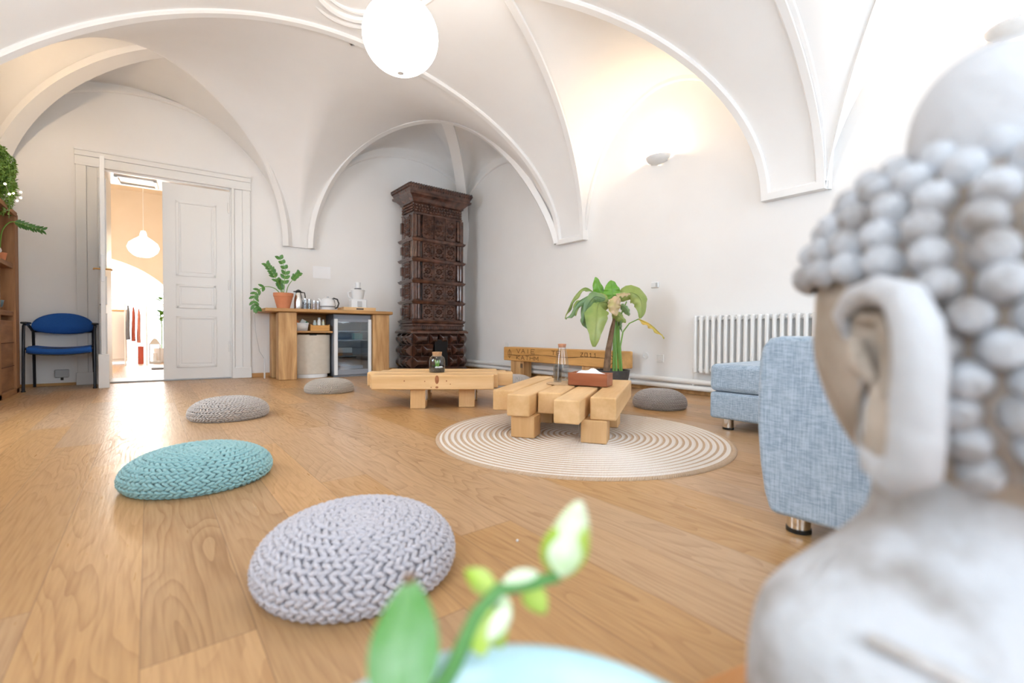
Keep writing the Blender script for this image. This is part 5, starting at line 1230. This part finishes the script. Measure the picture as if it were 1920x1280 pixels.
def stone():
    M = mat('weathered_stone', (0.6, 0.6, 0.6), 0.9); n, l, b = nt(M); tc = n.new('ShaderNodeTexCoord')
    t = n.new('ShaderNodeTexNoise'); t.inputs['Scale'].default_value = 14; t.inputs['Detail'].default_value = 6; l.new(tc.outputs['Object'], t.inputs[0])
    r = ramp(n, [(0.34, (0.20, 0.155, 0.12)), (0.48, (0.46, 0.43, 0.41)), (0.62, (0.70, 0.70, 0.71))]); l.new(t.outputs[0], r.inputs[0]); l.new(r.outputs[0], b.inputs['Base Color'])
    bp = n.new('ShaderNodeBump'); bp.inputs['Strength'].default_value = 0.5; bp.inputs['Distance'].default_value = 0.004
    t2 = n.new('ShaderNodeTexNoise'); t2.inputs['Scale'].default_value = 60; t2.inputs['Detail'].default_value = 5; l.new(tc.outputs['Object'], t2.inputs[0]); l.new(t2.outputs[0], bp.inputs['Height']); l.new(bp.outputs[0], b.inputs['Normal'])
    return M
STN = stone(); STNF = noisy('bare_tan_stone', (0.33, 0.27, 0.21), (0.50, 0.43, 0.36), 12, 0.9, bump=0.4, bscale=60)  # STNF: tan stone, darkened in colour for the shaded face and ear bowls
STNW = noisy('pale_rubbed_stone', (0.28, 0.245, 0.215), (0.55, 0.56, 0.585), 10, 0.8, bump=0.5, bscale=45, detail=8, lo=0.34, hi=0.52)
STNB = noisy('brown_hollows', (0.20, 0.155, 0.12), (0.36, 0.31, 0.27), 25, 0.9)  # brown of the curl gaps, with their shade put into the colour
STNC = noisy('pale_curl_stone', (0.26, 0.225, 0.20), (0.52, 0.54, 0.575), 22, 0.85, bump=0.4, bscale=90, detail=6, lo=0.30, hi=0.55)
BYAW = radians(26)                       # compass heading of the face, from +y towards +x
BU = thing('stone_bust', (0.545, 0.065, 0.20), -BYAW, 'large weathered grey stone bust with curled hair seen from behind at the right', 'statue')
# local: face looks to +y, its left ear at -x ; z measured from the table top
ZH = 0.405                               # head centre above the table
def head_r(a, z):
    """horizontal radius of the head at azimuth a (0 = face, +y) and height z relative to centre"""
    zz_ = max(-1, min(1, z/0.148)); base = sqrt(max(0, 1-zz_*zz_))**(0.85 if z > 0 else 0.62)
    fr = cos(a)
    if z < 0: jaw = 1-0.20*(z/-0.148)**1.6*(1 if fr > -0.2 else 0.55)
    else: jaw = 1
    return base*jaw*(0.096+0.026*fr*fr)
b = MB(); G = []
for i in range(49):
    a = 2*pi*i/48; row = []
    for j in range(33):
        z = -0.147+0.294*j/32; r = head_r(a, z)
        if cos(a) > 0.3 and z < 0.05:                 # face relief: nose, sockets, lips
            d = abs(((a+pi) % (2*pi))-pi); r += 0.022*math.exp(-(d/0.12)**2)*math.exp(-((z+0.03)/0.03)**2)-0.010*math.exp(-((d-0.38)/0.2)**2)*math.exp(-((z-0.01)/0.018)**2)+0.008*math.exp(-(d/0.25)**2)*math.exp(-((z+0.085)/0.012)**2)
        row.append((r*sin(a), r*cos(a), ZH+z))
    G.append(row)
b.grid(G); head = b.build('head', STNF, BU, angle=80)
# eyes, lips and brow as relief on the face
for s_ in (-1, 1):
    MB().tube([(s_*0.018, 0.106, ZH+0.012), (s_*0.038, 0.101, ZH+0.016), (s_*0.058, 0.086, ZH+0.008)], [0.003, 0.006, 0.003], 8).build('eyelid', STNF, head)
    MB().tube([(s_*0.012, 0.11, ZH+0.033), (s_*0.038, 0.104, ZH+0.042), (s_*0.066, 0.083, ZH+0.030)], [0.003, 0.005, 0.002], 8).build('brow', STNF, head)
MB().tube([(-0.026, 0.097, ZH-0.083), (0, 0.109, ZH-0.087), (0.026, 0.097, ZH-0.083)], [0.003, 0.008, 0.003], 8).build('lips', STNF, head)
# hair cap with snail curls
hair = MB(); G = []
for i in range(49):
    a = 2*pi*i/48; row = []
    for j in range(25):
        lo = 0.052 if cos(a) > -0.12 else (-0.105 if cos(a) < -0.45 else 0.052-(-0.12-cos(a))/0.33*0.157)
        z = lo+(0.150-lo)*j/24; r = head_r(a, min(z, 0.1478))*1.035+0.003; row.append((r*sin(a), r*cos(a), ZH+z*1.02))
    G.append(row)
hair.grid(G); hc = hair.build('hair', STNB, BU, angle=80)
curl = MB(); z = -0.098; k = 0
while z < 0.150:
    r0_ = head_r(pi/2, z); circ = 2*pi*max(0.012, r0_); cnt = max(6, int(circ/0.0262))
    for j in range(cnt):
        a = 2*pi*(j+0.5*(k % 2))/cnt; ca = cos(a); lo = 0.052 if ca > -0.12 else (-0.105 if ca < -0.45 else 0.052-(-0.12-ca)/0.33*0.157)
        if z < lo-0.002: continue
        r = head_r(a, z)*1.03+0.004; p = Vector((r*sin(a), r*cos(a), ZH+z)); nr = Vector((p[0], p[1], z*0.8)).normalized(); q = nr.to_track_quat('Z', 'Y').to_matrix().to_4x4()
        s0 = 0.0136
        curl.lathe([(s0, -0.004), (s0*1.0, 0.004), (s0*0.82, 0.012), (s0*0.50, 0.0165), (s0*0.36, 0.0155), (0.0001, 0.019)], p, 12, cap=False, M=q)
    z += 0.0212*(1 if z < 0.10 else 0.72); k += 1
curl.build('curls', STNC, hc, angle=80)
# smooth domed topknot
b = MB(); b.lathe([(0.0001, 0.232)]+[(0.055*sin(pi*0.62*i/14)**0.9, 0.162+0.070*cos(pi*0.62*i/14)) for i in range(1, 15)]+[(0.05, 0.11)], (-0.007, -0.020, ZH-0.008), 32, cap=False); b.build('topknot', STNW, BU, angle=80)
# ears with long lobes: a thick rolled rim around a sunk bowl
for s_ in (-1, 1):
    xe = 0.094; ES = lambda z: -0.0395+(z+0.036)*0.64
    path = [(0.030, 0.018, 0), (0.030, 0.045, .006), (0.014, 0.066, .012), (-0.012, 0.072, .022), (-0.036, 0.058, .032), (-0.048, 0.026, .038), (-0.050, -0.012, .038), (-0.047, -0.052, .035), (-0.044, -0.092, .031), (-0.040, -0.124, .027), (-0.024, -0.144, .020), (-0.002, -0.140, .012), (0.010, -0.112, .006), (0.012, -0.075, .003), (0.014, -0.04, .002), (0.020, -0.015, .001), (0.030, 0.018, 0)]
    pts = [Vector((s_*(xe+o_), y*1.08-0.004, ZH+ES(z))) for y, z, o_ in path]
    rs = [.004, .007, .0095, .011, .0130, .0145, .015, .0155, .016, .0165, .014, .009, .005, .0035, .003, .003, .004]
    e = MB().tube(pts, rs, 12, cap=False).build('ear', STNW if s_ < 0 else STN, BU, angle=80)
    cen = [Vector((s_*(xe+(0.016 if p[2]-ZH < -0.04 else 0.016*max(0, -(p[2]-ZH)/0.04)-0.002)), 0.004+0.1*p[1], ZH+(p[2]-ZH)*0.80-0.006)) for p in pts]; G = []
    for p, c_ in zip(pts, cen): G.append([p+(c_-p)*f+Vector((-s_*(0.012 if p[2]-ZH > -0.05 else 0.002)*sin(pi*f*0.8), 0, 0)) for f in (0, .25, .5, .75, 1)])
    c = MB(); c.grid(G); c.tube([(s_*(xe+0.006), 0.016, ZH-0.010), (s_*(xe+0.012), 0.006, ZH-0.026), (s_*(xe+0.006), -0.002, ZH-0.042)], [0.007, 0.009, 0.005], 8); c.tube([(s_*(xe+0.006), 0.012, ZH+0.010), (s_*(xe+0.014), -0.014, ZH+0.008), (s_*(xe+0.018), -0.024, ZH-0.016), (s_*(xe+0.012), -0.016, ZH-0.05)], [0.004, 0.006, 0.006, 0.004], 8)
    c.build('concha', STNF, e, angle=80)
# neck, shoulders, chest
secs = [(0.000, .175, .090, -.015), (0.06, .195, .100, -.015), (0.12, .206, .100, -.016), (0.160, .203, .096, -.018), (0.190, .199, .090, -.018), (0.210, .176, .080, -.016), (0.226, .128, .070, -.012), (0.246, .080, .062, -.008), (0.270, .068, .064, -.004), (0.33, .068, .066, .0)]
G = []
for i in range(49):
    a = 2*pi*i/48; row = []
    for z, rx, ry, oy in secs:
        sq = 1/((abs(cos(a))**2.4+abs(sin(a))**2.4)**(1/2.4)); row.append((rx*sin(a)*(sq if z < .2 else 1), oy+ry*cos(a)*(sq if z < .2 else 1), z))
    G.append(row)
b = MB(); b.grid(G); b.add([G[i][0] for i in range(48)], [tuple(range(48))]); o = b.build('shoulders', STNW, BU, angle=80)
q = o.modifiers.new('sub', 'SUBSURF'); q.levels = 1; q.render_levels = 1
# robe hem crossing the back
hem = []
for i in range(26):
    t_ = i/25; x = -0.172+0.32*t_; z = 0.204-0.19*t_**1.25
    # find back surface y at this x,z
    for (z0, rx0, ry0, o0), (z1, rx1, ry1, o1) in zip(secs[:-1], secs[1:]):
        if z0 <= z <= z1: f = (z-z0)/(z1-z0); rx = rx0+(rx1-rx0)*f; ry = ry0+(ry1-ry0)*f; oy = o0+(o1-o0)*f
    u = min(0.98, abs(x)/rx/1.02); y = oy-ry*(1-u**2.4)**(1/2.4); hem.append((x, y-0.002, z))
MB().tube(hem, 0.0045, 8).build('robe_hem', STN, BU)

# blue glazed pot with a plant
PT = thing('potted_plant', (0.118, 0.145, 0.2), 0, 'pale blue glazed pot with a budding green plant at the bottom edge', 'plant')
BLG = noisy('pale_blue_glaze', (0.45, 0.70, 0.76), (0.58, 0.78, 0.82), 6, 0.18)
MB().lathe([(0.080, 0), (0.092, 0.01), (0.128, 0.08), (0.148, 0.146), (0.156, 0.161), (0.152, 0.169), (0.144, 0.167), (0.136, 0.146), (0.115, 0.09), (0, 0.09)], n=64).build('pot', BLG, PT, angle=80)
MB().lathe([(0.115, 0.093), (0, 0.10)], n=32).build('soil', MATS['soil'], PT)
DEP = 0.30; ORG = (0.118, 0.145, 0.2)
b = MB(); b.tube([px3(800, 1330, -.02), px3(850, 1250, .0), px3(895, 1150, .01), px3(935, 1105, .02), px3(1000, 1092, .03), px3(1050, 1080, .03)], [.006, .0055, .005, .0045, .0045, .0035], 10); b.tube([px3(700, 1400, -.05), px3(748, 1340, -.03)], .004, 8); b.build('stem', mat('fresh_stem', (0.10, 0.28, 0.07), 0.5), PT)
def fl(p0, p1, wd, mtl, nm='leaf', **k):
    b = MB(); leaf_mb(b, p0, p1, wd, up=-Fv, **k); b.build(nm, mtl, PT, angle=80)
FLM = leafm('soft_green_leaf', (0.07, 0.27, 0.03), (0.20, 0.38, 0.17), 30)
fl(px3(742, 1360, -.03), px3(770, 1085, .02), 0.026, FLM, cup=0.3, n=14)
LM = leafm('lime_leaf', (0.36, 0.55, 0.03), (0.50, 0.62, 0.15), 40); LW = leafm('pale_variegated_leaf', (0.62, 0.78, 0.42), (0.85, 0.92, 0.75), 60)
fl(px3(930, 1108, .02), px3(872, 1070, .03), 0.010, LM); fl(px3(925, 1110, .02), px3(955, 1165, .02), 0.008, LW); fl(px3(905, 1140, .01), px3(940, 1215, .01), 0.012, LM); fl(px3(985, 1095, .03), px3(1022, 1150, .03), 0.010, LM)
fl(px3(940, 1100, .02), px3(1010, 1075, .03), 0.009, LW); fl(px3(890, 1150, .01), px3(905, 1230, .0), 0.012, LM); fl(px3(955, 1140, .01), px3(915, 1200, .0), 0.007, LW)
fl(px3(1050, 1082, .03), px3(1040, 990, .03), 0.014, LM, cup=.5); fl(px3(1052, 1082, .028), px3(1088, 940, .03), 0.016, LW, cup=.6); fl(px3(1055, 1082, .026), px3(1098, 985, .03), 0.012, LM, cup=.5); fl(px3(1052, 1080, .02), px3(1070, 1000, .02), 0.014, LW, cup=.5)
b = MB(); b.tube([px3(770, 1095, .02), px3(768, 1082, .022), px3(775, 1072, .02)], [.004, .005, .001], 8); b.build('dry_tip', STEMB, PT)
o = MB().sphere((0, 0, 0.004), 0.004, 10, 8).build('bead', WHITEP); o.location = (0.83, 1.02, 0); tag(o, 'tiny white bead lying on the floor right of the nearest pouf', 'bead')
